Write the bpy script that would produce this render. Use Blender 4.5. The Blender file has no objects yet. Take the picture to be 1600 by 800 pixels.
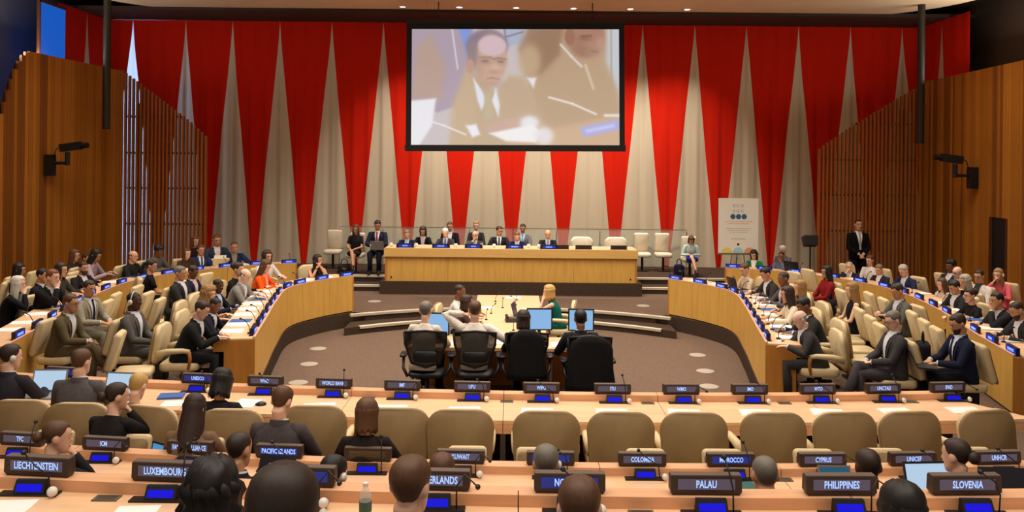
import bpy, bmesh, math, random
import numpy as np
from mathutils import Vector, Matrix, Euler

random.seed(7)
SC = bpy.context.scene
COL = SC.collection
PI = math.pi
R = math.radians

# ------------------------------------------------------------------ camera
FPX, CAMZ, HY, ROLL = 1300.0, 3.15, 255.0, 0.0100
cam_data = bpy.data.cameras.new('camera')
cam = bpy.data.objects.new('camera', cam_data)
COL.objects.link(cam)
cam_data.sensor_width = 36.0
cam_data.lens = FPX / 1600.0 * 36.0
cam_data.shift_y = -(400.0 - HY) / 1600.0
cam_data.clip_end = 200
cam.matrix_world = Matrix.Translation((0, 0, CAMZ)) @ Matrix.Rotation(R(90), 4, 'X') @ Matrix.Rotation(ROLL, 4, 'Z')
SC.camera = cam

# ------------------------------------------------------------------ world + exposure
SC.view_settings.view_transform = 'Standard'
SC.view_settings.look = 'None'
SC.view_settings.gamma = 1.0
SC.view_settings.exposure = -0.06
SC.view_settings.use_curve_mapping = False
world = bpy.data.worlds.new('world')
SC.world = world
world.use_nodes = True
world.node_tree.nodes['Background'].inputs[0].default_value = (1.0, 0.90, 0.78, 1)
world.node_tree.nodes['Background'].inputs[1].default_value = 0.45

# ------------------------------------------------------------------ ceiling lights
def area(name, loc, sx, sy, power, color, rot=(0, 0, 0)):
    d = bpy.data.lights.new(name, 'AREA')
    d.shape = 'RECTANGLE'; d.size = sx; d.size_y = sy
    d.energy = power; d.color = color
    if 'field' in name: d.spread = R(128)        # recessed downlights: limited beam
    o = bpy.data.objects.new(name, d); COL.objects.link(o)
    o.location = loc; o.rotation_euler = rot
    return o
WARM = (1.0, 0.91, 0.79)
for i, (lx, ly, sx, sy, pw) in enumerate([(0, 16.0, 9, 5, 540), (0, 10.5, 10, 4, 400), (0, 4.0, 10, 4, 290),
                                          (-7.9, 14.5, 2, 6, 190), (7.9, 14.5, 2, 6, 190)]):
    area('ceiling_downlight_field', (lx, ly, 7.02), sx, sy, pw, WARM)
for sx in (-1, 1):                                       # added fill lamps above the wing walls, to brighten the ceiling
    area('ceiling_fill_light', (sx * 11.1, 15.5, 5.5), 0.5, 9.0, 230, WARM, (0, R(180 - sx * 40), 0))
for lx in (-2.83, -1.38, 0.07, 1.53, 2.98, 4.43):        # the row of recessed lamps in view, aimed at the curtain
    d = bpy.data.lights.new('recessed_lamp_beam', 'SPOT')
    d.energy = 720; d.spot_size = R(86); d.spot_blend = 0.9; d.color = (1.0, 0.91, 0.78); d.shadow_soft_size = 0.12
    o = bpy.data.objects.new('recessed_lamp_beam', d); COL.objects.link(o)
    o.location = (lx, 21.22, 7.08); o.rotation_euler = (R(14), 0, 0)

# ------------------------------------------------------------------ pixel helpers (photo frame 1600 x 800)
_c, _s = math.cos(ROLL), math.sin(ROLL)
def uv(x, y):
    dx, dy = x - 800.0, y - HY
    return dx * _c + dy * _s, -dx * _s + dy * _c
def at(x, y, Z):
    u, v = uv(x, y)
    return Vector((u * Z / FPX, Z, CAMZ - v * Z / FPX))
def on(x, y, z):
    u, v = uv(x, y)
    return at(x, y, (CAMZ - z) * FPX / v)

# ------------------------------------------------------------------ materials
def lin(c):
    out = []
    for k in c[:3]:
        k = k / 255.0
        out.append(k / 12.92 if k <= 0.04045 else ((k + 0.055) / 1.055) ** 2.4)
    return (*out, 1.0)
MATS = {}
def mat(key, rgb, rough=0.6, metal=0.0, spec=0.4, var=0.0, scale=20.0, bump=0.0, bscale=60.0, stretch=(1, 1, 1)):
    if key in MATS: return MATS[key]
    m = bpy.data.materials.new(key); m.use_nodes = True
    nt = m.node_tree; b = nt.nodes['Principled BSDF']
    b.inputs['Base Color'].default_value = lin(rgb)
    b.inputs['Roughness'].default_value = rough
    b.inputs['Metallic'].default_value = metal
    b.inputs['Specular IOR Level'].default_value = spec
    if var or bump:
        tc = nt.nodes.new('ShaderNodeTexCoord'); mp = nt.nodes.new('ShaderNodeMapping')
        mp.inputs['Scale'].default_value = stretch
        nt.links.new(tc.outputs['Object'], mp.inputs[0])
    if var:
        n = nt.nodes.new('ShaderNodeTexNoise'); n.inputs['Scale'].default_value = scale; n.inputs['Detail'].default_value = 4
        nt.links.new(mp.outputs[0], n.inputs['Vector'])
        r = nt.nodes.new('ShaderNodeValToRGB')
        c = lin(rgb)
        r.color_ramp.elements[0].position = 0.3; r.color_ramp.elements[1].position = 0.7
        r.color_ramp.elements[0].color = tuple(max(0, k * (1 - var)) for k in c[:3]) + (1,)
        r.color_ramp.elements[1].color = tuple(min(1, k * (1 + var)) for k in c[:3]) + (1,)
        nt.links.new(n.outputs['Fac'], r.inputs[0]); nt.links.new(r.outputs[0], b.inputs['Base Color'])
    if bump:
        n2 = nt.nodes.new('ShaderNodeTexNoise'); n2.inputs['Scale'].default_value = bscale; n2.inputs['Detail'].default_value = 3
        nt.links.new(mp.outputs[0], n2.inputs['Vector'])
        bp = nt.nodes.new('ShaderNodeBump'); bp.inputs['Strength'].default_value = bump; bp.inputs['Distance'].default_value = 0.02
        nt.links.new(n2.outputs['Fac'], bp.inputs['Height']); nt.links.new(bp.outputs[0], b.inputs['Normal'])
    MATS[key] = m
    return m
def emit(key, rgb, strength):
    if key in MATS: return MATS[key]
    m = bpy.data.materials.new(key); m.use_nodes = True
    b = m.node_tree.nodes['Principled BSDF']
    b.inputs['Base Color'].default_value = (0.01, 0.01, 0.01, 1); b.inputs['Roughness'].default_value = 0.7; b.inputs['Specular IOR Level'].default_value = 0.1
    b.inputs['Emission Color'].default_value = lin(rgb); b.inputs['Emission Strength'].default_value = strength
    MATS[key] = m
    return m
def glass(key, rgb, alpha):
    if key in MATS: return MATS[key]
    m = bpy.data.materials.new(key); m.use_nodes = True
    b = m.node_tree.nodes['Principled BSDF']
    b.inputs['Base Color'].default_value = lin(rgb); b.inputs['Roughness'].default_value = 0.05
    b.inputs['Alpha'].default_value = alpha
    MATS[key] = m
    return m
def cloth(key, rgb, translucent=0.0):
    m = bpy.data.materials.new(key); m.use_nodes = True
    nt = m.node_tree; b = nt.nodes['Principled BSDF']; out = nt.nodes['Material Output']
    b.inputs['Base Color'].default_value = lin(rgb); b.inputs['Roughness'].default_value = 0.95
    b.inputs['Specular IOR Level'].default_value = 0.1
    if translucent:
        t = nt.nodes.new('ShaderNodeBsdfTranslucent'); t.inputs[0].default_value = lin(rgb)
        mx = nt.nodes.new('ShaderNodeMixShader'); mx.inputs[0].default_value = translucent
        nt.links.new(b.outputs[0], mx.inputs[1]); nt.links.new(t.outputs[0], mx.inputs[2]); nt.links.new(mx.outputs[0], out.inputs[0])
    MATS[key] = m
    return m

M_maple = mat('maple', (232, 188, 146), 0.38, var=0.10, scale=3.0, stretch=(0.6, 6, 6))
M_maple_edge = mat('maple_edge', (224, 170, 128), 0.42, var=0.10, scale=3.0, stretch=(0.6, 6, 6))
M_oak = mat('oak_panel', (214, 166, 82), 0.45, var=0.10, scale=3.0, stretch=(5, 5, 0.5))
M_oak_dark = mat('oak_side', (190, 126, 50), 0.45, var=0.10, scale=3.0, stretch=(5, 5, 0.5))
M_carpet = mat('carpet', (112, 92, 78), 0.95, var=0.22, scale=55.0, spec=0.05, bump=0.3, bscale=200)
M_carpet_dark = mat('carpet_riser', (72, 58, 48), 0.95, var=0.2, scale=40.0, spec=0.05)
M_nosing = mat('step_nosing', (214, 202, 178), 0.6, var=0.05)
M_black = mat('black_plastic', (18, 17, 18), 0.45)
M_darkmetal = mat('dark_metal', (38, 34, 30), 0.4, metal=0.5)
M_housing = mat('plate_housing', (58, 43, 36), 0.45)
M_housing_top = mat('plate_top', (96, 80, 68), 0.5)
M_cream = mat('cream_leather', (216, 194, 150), 0.55, var=0.05, scale=8, bump=0.15, bscale=25)
M_back_shade = mat('shade_tinted_shell', (148, 120, 80), 0.5, var=0.06, scale=10, bump=0.1, bscale=300)  # cream leather toned down to tan: shade on the chair backs as colour
M_white_leather = mat('white_leather', (226, 214, 190), 0.5)
M_wood_arm = mat('arm_wood', (190, 120, 52), 0.4)
M_paper = mat('paper', (240, 238, 232), 0.8)
M_white = mat('white_plastic', (226, 222, 214), 0.45)
M_steel = mat('steel', (150, 145, 138), 0.35, metal=0.8)
M_ceiling = mat('ceiling_plaster', (214, 190, 156), 0.9, var=0.04, scale=2)
M_soffit = mat('soffit', (54, 34, 24), 0.8)
M_wall_dark = mat('wall_dark', (74, 58, 46), 0.9, var=0.1, scale=30)
M_wall_green = mat('wall_olive', (112, 96, 58), 0.9, var=0.08, scale=4)
M_wall_grey = mat('wall_grey', (92, 92, 100), 0.9)
M_red = cloth('curtain_red', (204, 34, 14))
M_ivory = cloth('curtain_ivory', (226, 210, 184), 0.22)
M_blue_lit = emit('plate_blue', (20, 60, 205), 0.75)
M_blue_text = emit('plate_text', (160, 190, 255), 1.4)
M_console_blue = emit('console_blue', (6, 4, 224), 0.95)
M_display = emit('plate_display', (122, 104, 120), 0.52)
M_display_blue = emit('plate_display_blue', (60, 70, 170), 0.5)
M_glass = glass('clear_glass', (205, 222, 205), 0.16)
M_bottle = glass('bottle_plastic', (225, 235, 235), 0.35)

# ------------------------------------------------------------------ mesh helpers
class MB:
    def __init__(s):
        s.v = []; s.f = []; s.m = []
    def add(s, vs, fs, mi=0):
        o = len(s.v); s.v += [tuple(p) for p in vs]
        s.f += [tuple(i + o for i in f) for f in fs]; s.m += [mi] * len(fs)
    def box(s, c, d, rot=None, mi=0, taper=1.0):
        x, y, z = d[0] / 2, d[1] / 2, d[2] / 2
        vs = [Vector((sx * x * (taper if sz > 0 else 1), sy * y * (taper if sz > 0 else 1), sz * z)) for sz in (-1, 1) for sy in (-1, 1) for sx in (-1, 1)]
        if rot is not None:
            vs = [rot @ p for p in vs]
        c = Vector(c)
        s.add([p + c for p in vs], [(0, 2, 3, 1), (4, 5, 7, 6), (0, 1, 5, 4), (2, 6, 7, 3), (0, 4, 6, 2), (1, 3, 7, 5)], mi)
    def rings(s, rs, mi=0, cap=True, closed=True):
        n = len(rs[0]); vs = [p for r in rs for p in r]; fs = []
        for i in range(len(rs) - 1):
            for j in range(n if closed else n - 1):
                k = (j + 1) % n
                fs.append((i * n + j, i * n + k, (i + 1) * n + k, (i + 1) * n + j))
        if cap:
            fs.append(tuple(range(n - 1, -1, -1))); fs.append(tuple((len(rs) - 1) * n + j for j in range(n)))
        s.add(vs, fs, mi)
    def tube(s, pts, rad, n=8, mi=0, flat=1.0, up=Vector((0, 0, 1))):
        pts = [Vector(p) for p in pts]
        if not isinstance(rad, (list, tuple)): rad = [rad] * len(pts)
        rs = []
        ref = None
        for i, p in enumerate(pts):
            t = (pts[min(i + 1, len(pts) - 1)] - pts[max(i - 1, 0)])
            if t.length < 1e-9: t = Vector((0, 0, 1))
            t.normalize()
            if ref is None:
                ref = up if abs(t.dot(up)) < 0.9 else Vector((0, 1, 0))
            a = t.cross(ref); a.normalize(); b = a.cross(t); b.normalize(); ref = b
            rs.append([p + (a * math.cos(2 * PI * j / n) + b * math.sin(2 * PI * j / n) * flat) * rad[i] for j in range(n)])
        s.rings(rs, mi)
    def ellip(s, c, r, nu=10, nv=7, mi=0, rot=None):
        c = Vector(c); rs = []
        for i in range(1, nv):
            th = PI * i / nv
            ring = []
            for j in range(nu):
                ph = 2 * PI * j / nu
                p = Vector((r[0] * math.sin(th) * math.cos(ph), r[1] * math.sin(th) * math.sin(ph), -r[2] * math.cos(th)))
                ring.append(c + (rot @ p if rot is not None else p))
            rs.append(ring)
        o = len(s.v); s.rings(rs, mi, cap=False)
        pb = Vector((0, 0, -r[2])); pt = Vector((0, 0, r[2]))
        if rot is not None: pb = rot @ pb; pt = rot @ pt
        s.v += [tuple(c + pb), tuple(c + pt)]
        b, t = len(s.v) - 2, len(s.v) - 1
        for j in range(nu):
            k = (j + 1) % nu
            s.f.append((b, o + k, o + j)); s.m.append(mi)
            s.f.append((t, o + (nv - 2) * nu + j, o + (nv - 2) * nu + k)); s.m.append(mi)
    def cyl(s, c, r, h, n=16, mi=0, r2=None):
        r2 = r if r2 is None else r2
        s.rings([[(c[0] + r * math.cos(2 * PI * j / n), c[1] + r * math.sin(2 * PI * j / n), c[2]) for j in range(n)],
                 [(c[0] + r2 * math.cos(2 * PI * j / n), c[1] + r2 * math.sin(2 * PI * j / n), c[2] + h) for j in range(n)]], mi)
    def lathe(s, c, prof, n=16, mi=0):
        s.rings([[(c[0] + r * math.cos(2 * PI * j / n), c[1] + r * math.sin(2 * PI * j / n), c[2] + z) for j in range(n)] for r, z in prof], mi)
    def slab(s, c, w, h, t, rad=0.06, n=5, mi=0, bulge=0.0, M=None, tw=1.0):
        # rounded-corner slab in the XZ plane (w x h), thickness t along Y, soft edge
        prof = []
        for cx, cz, a0 in ((w / 2 - rad, h / 2 - rad, 0), (-w / 2 + rad, h / 2 - rad, 90), (-w / 2 + rad, -h / 2 + rad, 180), (w / 2 - rad, -h / 2 + rad, 270)):
            for k in range(n + 1):
                a = R(a0 + 90 * k / n)
                prof.append((cx + rad * math.cos(a), cz + rad * math.sin(a)))
        rs = []
        e = min(t * 0.35, 0.02)
        for yy, sc in ((-t / 2, -e), (-t / 2 + e, 0), (t / 2 - e, 0), (t / 2, -e)):
            ring = []
            for x, z in prof:
                l = math.hypot(x, z)
                f = (l + sc) / l
                wx = 1.0 if z > 0 else 1.0 + (tw - 1.0) * min(1, -z / (h / 2))
                x2, z2 = x * f * wx, z * f
                y2 = yy - bulge * (1 - (2 * x2 / w) ** 2)
                p = Vector((x2, y2, z2))
                if M is not None: p = M @ p
                ring.append(p + Vector(c))
            rs.append(ring)
        s.rings(rs, mi)
    def mesh(s, name, smooth=False, mats=None):
        me = bpy.data.meshes.new(name)
        me.from_pydata(s.v, [], s.f)
        for m in (mats or []): me.materials.append(m)
        if any(s.m): me.polygons.foreach_set('material_index', s.m)
        if smooth: me.polygons.foreach_set('use_smooth', [True] * len(me.polygons))
        me.update()
        return me
    def build(s, name, mats, parent=None, smooth=False, **kw):
        return link(name, s.mesh(name, smooth, mats if isinstance(mats, (list, tuple)) else [mats]), parent, **kw)

def link(name, me, parent=None, loc=(0, 0, 0), rot=(0, 0, 0), scale=None):
    o = bpy.data.objects.new(name, me); COL.objects.link(o)
    if parent is not None: o.parent = parent
    o.location = loc; o.rotation_euler = rot
    if scale is not None: o.scale = (scale, scale, scale) if not isinstance(scale, (tuple, list)) else scale
    return o
def thing(name, label, cat, loc=(0, 0, 0), rz=0.0, group=None, scale=None):
    o = link(name, None, None, loc, (0, 0, rz), scale)
    o.empty_display_size = 0.1
    return tag(o, label, cat, group)
def tag(o, label, cat, group=None):
    o['label'] = label; o['category'] = cat
    if group: o['group'] = group
    return o
def struct(o):
    o['kind'] = 'structure'
    return o
def copy_tree(o, parent=None):
    c = o.copy(); COL.objects.link(c); c.parent = parent
    for ch in list(o.children): copy_tree(ch, c)
    return c
def setmat(o, m, slot=0):
    o.material_slots[slot].link = 'OBJECT'; o.material_slots[slot].material = m
ORD = ['first', 'second', 'third', 'fourth', 'fifth', 'sixth', 'seventh', 'eighth', 'ninth', 'tenth', 'eleventh', 'twelfth', 'thirteenth', 'fourteenth', 'fifteenth', 'sixteenth', 'seventeenth', 'eighteenth']

def spline(pts, n):
    P = [np.array(p, float) for p in pts]
    P = [2 * P[0] - P[1]] + P + [2 * P[-1] - P[-2]]
    out = []
    for i in range(1, len(P) - 2):
        for k in range(40):
            t = k / 40
            a, b, c, d = P[i - 1], P[i], P[i + 1], P[i + 2]
            out.append(0.5 * ((2 * b) + (-a + c) * t + (2 * a - 5 * b + 4 * c - d) * t * t + (-a + 3 * b - 3 * c + d) * t ** 3))
    out.append(P[-2])
    out = np.array(out)
    L = np.concatenate([[0], np.cumsum(np.linalg.norm(np.diff(out, axis=0), axis=1))])
    s = np.linspace(0, L[-1], n)
    return np.stack([np.interp(s, L, out[:, 0]), np.interp(s, L, out[:, 1])], 1), L[-1]
def normals(c, side):
    t = np.gradient(c, axis=0); t /= np.linalg.norm(t, axis=1)[:, None]
    n = np.stack([t[:, 1], -t[:, 0]], 1) * side
    return n

# plan curves (x, depth); the left side mirrors the right
INNER = [(3.29, 17.43), (3.86, 16.61), (4.17, 15.64), (3.98, 14.15), (3.72, 12.73), (3.45, 11.24)]
OUTER = [(5.0, 19.45), (6.05, 18.85), (6.92, 17.8), (7.38, 16.6), (7.4, 15.4), (7.13, 13.7), (6.70, 12.0), (6.42, 10.62)]
WELL = -0.30
DAIS = 0.30
# ================================================================== STRUCTURE
# ---- floors
inner_c, inner_len = spline(INNER, 41)
outer_c, outer_len = spline(OUTER, 57)
step_x = np.linspace(-3.29, 3.29, 25)
step_up = [(x, 18.15 - x * x / 10.6) for x in step_x]
step_lo = [(x, 17.72 - x * x / 8.6) for x in step_x]
well_loop = [(x, y) for x, y in inner_c[::-1]] + [p for p in step_up[::-1]][1:-1] + [(-x, y) for x, y in inner_c]
well_loop += [(-3.3, 9.25), (3.3, 9.25)]

def filled(name, outer, hole, z, m):
    bm = bmesh.new(); es = []
    for loop in (outer, hole):
        if not loop: continue
        vs = [bm.verts.new((x, y, z)) for x, y in loop]
        es += [bm.edges.new((vs[i], vs[(i + 1) % len(vs)])) for i in range(len(vs))]
    bmesh.ops.triangle_fill(bm, use_beauty=True, use_dissolve=False, edges=es)
    bmesh.ops.recalc_face_normals(bm, faces=bm.faces)
    for f in bm.faces:
        if f.normal.z < 0: f.normal_flip()
    me = bpy.data.meshes.new(name); bm.to_mesh(me); bm.free()
    me.materials.append(m)
    return link(name, me)
floor = struct(filled('floor', [(-12, 4.95), (12, 4.95), (12, 23.9), (-12, 23.9)], well_loop, 0.0, M_carpet))
b = MB(); b.add([(-5.2, 8.9, WELL), (5.2, 8.9, WELL), (5.2, 18.4, WELL), (-5.2, 18.4, WELL)], [(0, 1, 2, 3)])
struct(b.build('floor_well', M_carpet))
b = MB()
n = len(well_loop)
b.rings([[(x, y, WELL) for x, y in well_loop], [(x, y, -0.001) for x, y in well_loop]], cap=False)
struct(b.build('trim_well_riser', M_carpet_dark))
b = MB()
b.box((0, 1.1, 0.315), (24, 7.69, 0.63)); struct(b.build('floor_tier_upper', M_carpet))
b = MB()
b.box((0, -0.4, 0.915), (24, 6.4, 0.57)); struct(b.build('floor_tier_top', M_carpet))

# ---- curved steps from the well up to the floor before the dais
b = MB()
top = [(x, y, WELL + 0.15) for x, y in step_lo] + [(x, y - 0.0, WELL + 0.15) for x, y in step_up[::-1]]
nn = len(step_lo)
b.add([(x, y, WELL + 0.15) for x, y in step_lo] + [(x, y, WELL + 0.15) for x, y in step_up], [(i, i + 1, nn + i + 1, nn + i) for i in range(nn - 1)])
b.add([(x, y, WELL) for x, y in step_lo] + [(x, y, WELL + 0.15) for x, y in step_lo], [(i, i + 1, nn + i + 1, nn + i) for i in range(nn - 1)])
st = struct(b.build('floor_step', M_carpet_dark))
def nosing(curve, z, parent, name='step_nosing'):
    c = np.array(curve); nr = normals(c, 1)
    if nr[len(nr) // 2][1] > 0: nr = -nr
    bb = MB()
    rs = []
    for (x, y), (nx, ny) in zip(c, nr):
        rs.append([(x + nx * 0.025, y + ny * 0.025, z - 0.045), (x + nx * 0.03, y + ny * 0.03, z + 0.004), (x - nx * 0.06, y - ny * 0.06, z + 0.008), (x - nx * 0.06, y - ny * 0.06, z - 0.04)])
    bb.rings(rs)
    return bb.build(name, M_nosing, parent)
nosing(step_lo[1:-1], WELL + 0.15, st)
nosing(step_up, 0.0, st)

# ---- dais with side steps
b = MB()
b.box((0, 20.37, DAIS / 2), (6.26, 1.06, DAIS))
b.box((0, 22.15, DAIS / 2), (12.4, 2.5, DAIS))
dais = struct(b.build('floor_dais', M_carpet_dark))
for sx in (-1, 1):
    b = MB(); b.box((sx * 4.66, 20.58, 0.075), (3.06, 0.64, 0.15)); o = b.build('side_step', M_carpet_dark, dais)
    for z, y in ((0.15, 20.26), (0.30, 20.9)):
        nosing([(sx * 4.66 - 1.53, y), (sx * 4.66, y), (sx * 4.66 + 1.53, y)], z, dais)

# ---- back curtain: red and ivory triangular panels with pleats
ZC, CT = 23.2, 7.04
CX = 11.35
curtain = thing('triangle_curtain', 'tall stage curtain of red and ivory triangles behind the dais', 'curtain', (0, ZC, 0))
SP = 1.4455
def pleat(x):
    return 0.026 * math.sin(x * 2 * PI / 0.46 + 1.1 * math.sin(x * 1.7)) + 0.010 * math.sin(x * 2 * PI / 0.21 + x)
def fold(x):      # distance along the curtain -> plan position (it turns the corner and runs forward at both ends)
    a = abs(x); sg = 1 if x > 0 else -1
    if a <= CX: return (x, -pleat(x) - 0.0)
    return (sg * (CX - 0.02 + 0.3 * pleat(x)), -(a - CX))
def panel(name, fl, fr, m, nx=22, nz=14):
    bb = MB(); vs = []
    for i in range(nz + 1):
        t = i / nz; z = 0.02 + t * (CT - 0.02)
        for j in range(nx + 1):
            s_ = j / nx
            x = fl(t) + (fr(t) - fl(t)) * s_
            px_, py_ = fold(x)
            vs.append((px_, py_, z))
    fs = [(i * (nx + 1) + j, i * (nx + 1) + j + 1, (i + 1) * (nx + 1) + j + 1, (i + 1) * (nx + 1) + j) for i in range(nz) for j in range(nx)]
    bb.add(vs, fs)
    return bb.build(name, m, curtain, smooth=True)
tips = [(k + 0.5) * SP for k in range(-5, 8)] + [-7.83, -9.12, -10.60] + [-12.45, 12.55]
tips.sort()
RB = 0.045
def w_half(t, w):   # half width of an ivory panel at height fraction t
    return max(0.0, (w / 2 - RB) * (1 - t / 0.985))
for i, x0 in enumerate(tips):
    lw = (x0 - tips[i - 1]) if i > 0 else SP * 0.9
    rw = (tips[i + 1] - x0) if i < len(tips) - 1 else SP * 0.9
    panel('ivory_panel', lambda t, x0=x0, lw=lw: x0 - w_half(t, lw), lambda t, x0=x0, rw=rw: x0 + w_half(t, rw), M_ivory)
    if i < len(tips) - 1:
        x1 = tips[i + 1]; g = x1 - x0
        panel('red_panel', lambda t, x0=x0, g=g: x0 + w_half(t, g), lambda t, x1=x1, g=g: x1 - w_half(t, g), M_red)
panel('red_panel', lambda t: tips[-1] + w_half(t, SP * 0.9), lambda t: 13.9, M_red, 10)
panel('red_panel', lambda t: -13.9, lambda t: tips[0] - w_half(t, SP * 0.9), M_red, 10)

# ---- outer room walls, ceiling
b = MB(); b.box((0, 24.1, 3.7), (25, 0.2, 7.4)); struct(b.build('wall_back', M_wall_dark))
b = MB(); b.box((12.1, 13.0, 3.7), (0.2, 22.4, 7.4)); struct(b.build('wall_right', M_wall_dark))
b = MB(); b.box((-12.1, 13.0, 3.7), (0.2, 22.4, 7.4)); struct(b.build('wall_left', M_wall_grey))
b = MB(); b.box((-11.55, 13.3, 2.85), (0.2, 9.2, 5.7)); b.box((-11.55, 13.3, 6.4), (0.2, 9.2, 1.4), mi=1); struct(b.build('wall_left_olive', [M_wall_green, M_black]))
b = MB(); b.box((0, 13.0, 7.45), (25, 22.4, 0.1)); struct(b.build('ceiling_upper', M_soffit))
b = MB(); b.box((0, 22.7, 7.09), (25, 2.2, 0.09)); struct(b.build('ceiling_soffit', M_soffit))
def rrect(x0, x1, y0, y1, r, n=10):
    pts = []
    for cx, cy, a0 in ((x1 - r, y1 - r, 0), (x0 + r, y1 - r, 90), (x0 + r, y0 + 0.1, 180), (x1 - r, y0 + 0.1, 270)):
        rr = r if cy > 10 else 0.1
        for k in range(n + 1):
            a = R(a0 + 90 * k / n); pts.append((cx + (rr if cy > 10 else r) * math.cos(a), cy + rr * math.sin(a)))
    return pts
def prism(name, poly, z0, z1, mats):
    bb = MB(); n_ = len(poly)
    bb.rings([[(x, y, z0) for x, y in poly], [(x, y, z1) for x, y in poly]], mi=1, cap=False)
    bb.add([(x, y, z0) for x, y in poly], [tuple(range(n_))], 0)
    bb.add([(x, y, z1) for x, y in poly], [tuple(range(n_))], 1)
    return bb.build(name, mats)
ceil = struct(prism('ceiling', rrect(-10.6, 11.0, -1.0, 22.42, 3.4), 7.12, 7.24, [M_ceiling, M_soffit]))
M_lampglow = emit('lamp_glow', (255, 240, 214), 6.0)
for i, lx in enumerate((-2.83, -1.38, 0.07, 1.53, 2.98, 4.43)):
    t = thing('recessed_lamp', 'round recessed ceiling lamp above the curtain, %s from the left' % ORD[i], 'ceiling lamp', (lx, 21.22, 7.12), 0, 'recessed lamps in the ceiling')
    b = MB(); b.lathe((0, 0, 0), [(0.10, 0.0), (0.105, -0.012), (0.075, -0.014), (0.072, 0.0)], 18); b.build('trim_ring', M_white, t)
    b = MB(); b.cyl((0, 0, -0.008), 0.072, 0.006, 16); b.build('lamp_face', M_lampglow, t)

# ---- slatted wing walls
M_wood_wall = [mat('wing_board_a', (154, 94, 22), 0.5, var=0.14, scale=3, stretch=(8, 8, 0.4)),
               mat('wing_board_b', (120, 69, 14), 0.5, var=0.14, scale=3, stretch=(8, 8, 0.4)),
               mat('wing_board_c', (168, 106, 30), 0.5, var=0.14, scale=3, stretch=(8, 8, 0.4))]
M_slat = mat('wing_slat', (158, 92, 34), 0.5, var=0.12, scale=3, stretch=(8, 8, 0.4))
M_rail = mat('wing_rail', (84, 42, 18), 0.6)
def wing(sg, label_name, slat_x, slat_z, path, topf, gap):
    w = struct(link(label_name, None)); w.empty_display_size = 0.2
    # open slats standing before the curtain
    x0, x1 = slat_x; y = 21.3
    n_ = int(round(abs(x1 - x0) / 0.098))
    for i in range(n_ + 1):
        x = x0 + (x1 - x0) * i / n_
        t = i / n_; z1 = slat_z[0] + (slat_z[1] - slat_z[0]) * (t ** 0.92)
        b = MB(); b.box((0, 0, z1 / 2), (0.045, 0.09, z1)); b.build('slat', M_slat, w, loc=(x, y, 0))
    for z in (4.25, 3.32, 2.42, 1.5):
        xa = x0
        lim = [x0 + (x1 - x0) * k / 100 for k in range(101) if slat_z[0] + (slat_z[1] - slat_z[0]) * ((k / 100) ** 0.92) > z]
        if not lim: continue
        xa = lim[0]
        b = MB(); b.box(((xa + x1) / 2, y + 0.06, z), (abs(x1 - xa), 0.05, 0.05)); b.build('rail', M_rail, w)
    b = MB(); b.box((x0 + (x1 - x0) * 0.86, y + 0.1, 2.3), (0.07, 0.07, 4.6)); b.build('upright', M_rail, w)
    # solid boards
    c, L = spline(path, 400)
    nb = int(L / 0.105)
    s_ = np.linspace(0, 1, 400)
    for i in range(nb):
        ta, tb = i / nb, (i + 1) / nb
        xa, ya = np.interp(ta, s_, c[:, 0]), np.interp(ta, s_, c[:, 1]); xb, yb = np.interp(tb, s_, c[:, 0]), np.interp(tb, s_, c[:, 1])
        xm, ym = (xa + xb) / 2, (ya + yb) / 2
        z1 = topf(ym); z0 = 0.0
        if gap and gap[0] < ym < gap[1]: z0 = gap[2]
        b = MB(); b.box((0, 0, (z0 + z1) / 2), (0.098, 0.05 + 0.02 * random.random(), z1 - z0))
        b.build('board', random.choice(M_wood_wall), w, loc=(xm, ym, 0), rot=(0, 0, math.atan2(yb - ya, xb - xa)))
    # backing so that no light passes between the boards
    b = MB(); off = 0.08 * sg
    vs = []; 
    for k in range(0, 400, 4):
        vs += [(c[k, 0] + off, c[k, 1], 0), (c[k, 0] + off, c[k, 1], max(0.2, topf(c[k, 1]) - 0.03))]
    b.add(vs, [(2 * i, 2 * i + 2, 2 * i + 3, 2 * i + 1) for i in range(len(vs) // 2 - 1)
               if not (gap and gap[0] < c[4 * i, 1] < gap[1] and False)])
    b.build('backing', M_rail, w)
    return w
def ltop(y):
    if y > 18.3: return 5.5 + (min(y, 21.3) - 18.3) * -0.03
    if y > 16.9:
        t = (18.3 - y) / 1.4; return 5.5 - 2.3 * (3 * t * t - 2 * t ** 3)
    return 3.2
def rtop(y):
    return 5.32
wing(-1, 'wall_wing_left', (-7.83, -9.9), (3.77, 5.36), [(-9.95, 21.25), (-10.12, 20.9), (-10.2, 20.4), (-10.55, 18.7), (-10.75, 17.6), (-10.85, 15), (-10.85, 9.5)], ltop, None)
wing(1, 'wall_wing_right', (7.86, 10.35), (3.6, 5.2), [(10.42, 21.25), (10.45, 20.8), (10.42, 19.5), (10.32, 17.6), (10.22, 15), (10.22, 9.5)], rtop, (17.28, 17.86, 2.1))
b = MB()
b.box((10.335, 17.57, 1.05), (0.03, 0.58, 2.1)); b.box((10.31, 17.27, 1.05), (0.10, 0.03, 2.1), mi=1); b.box((10.31, 17.87, 1.05), (0.10, 0.03, 2.1), mi=1)
struct(b.build('door_1', [M_black, M_rail]))
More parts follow.
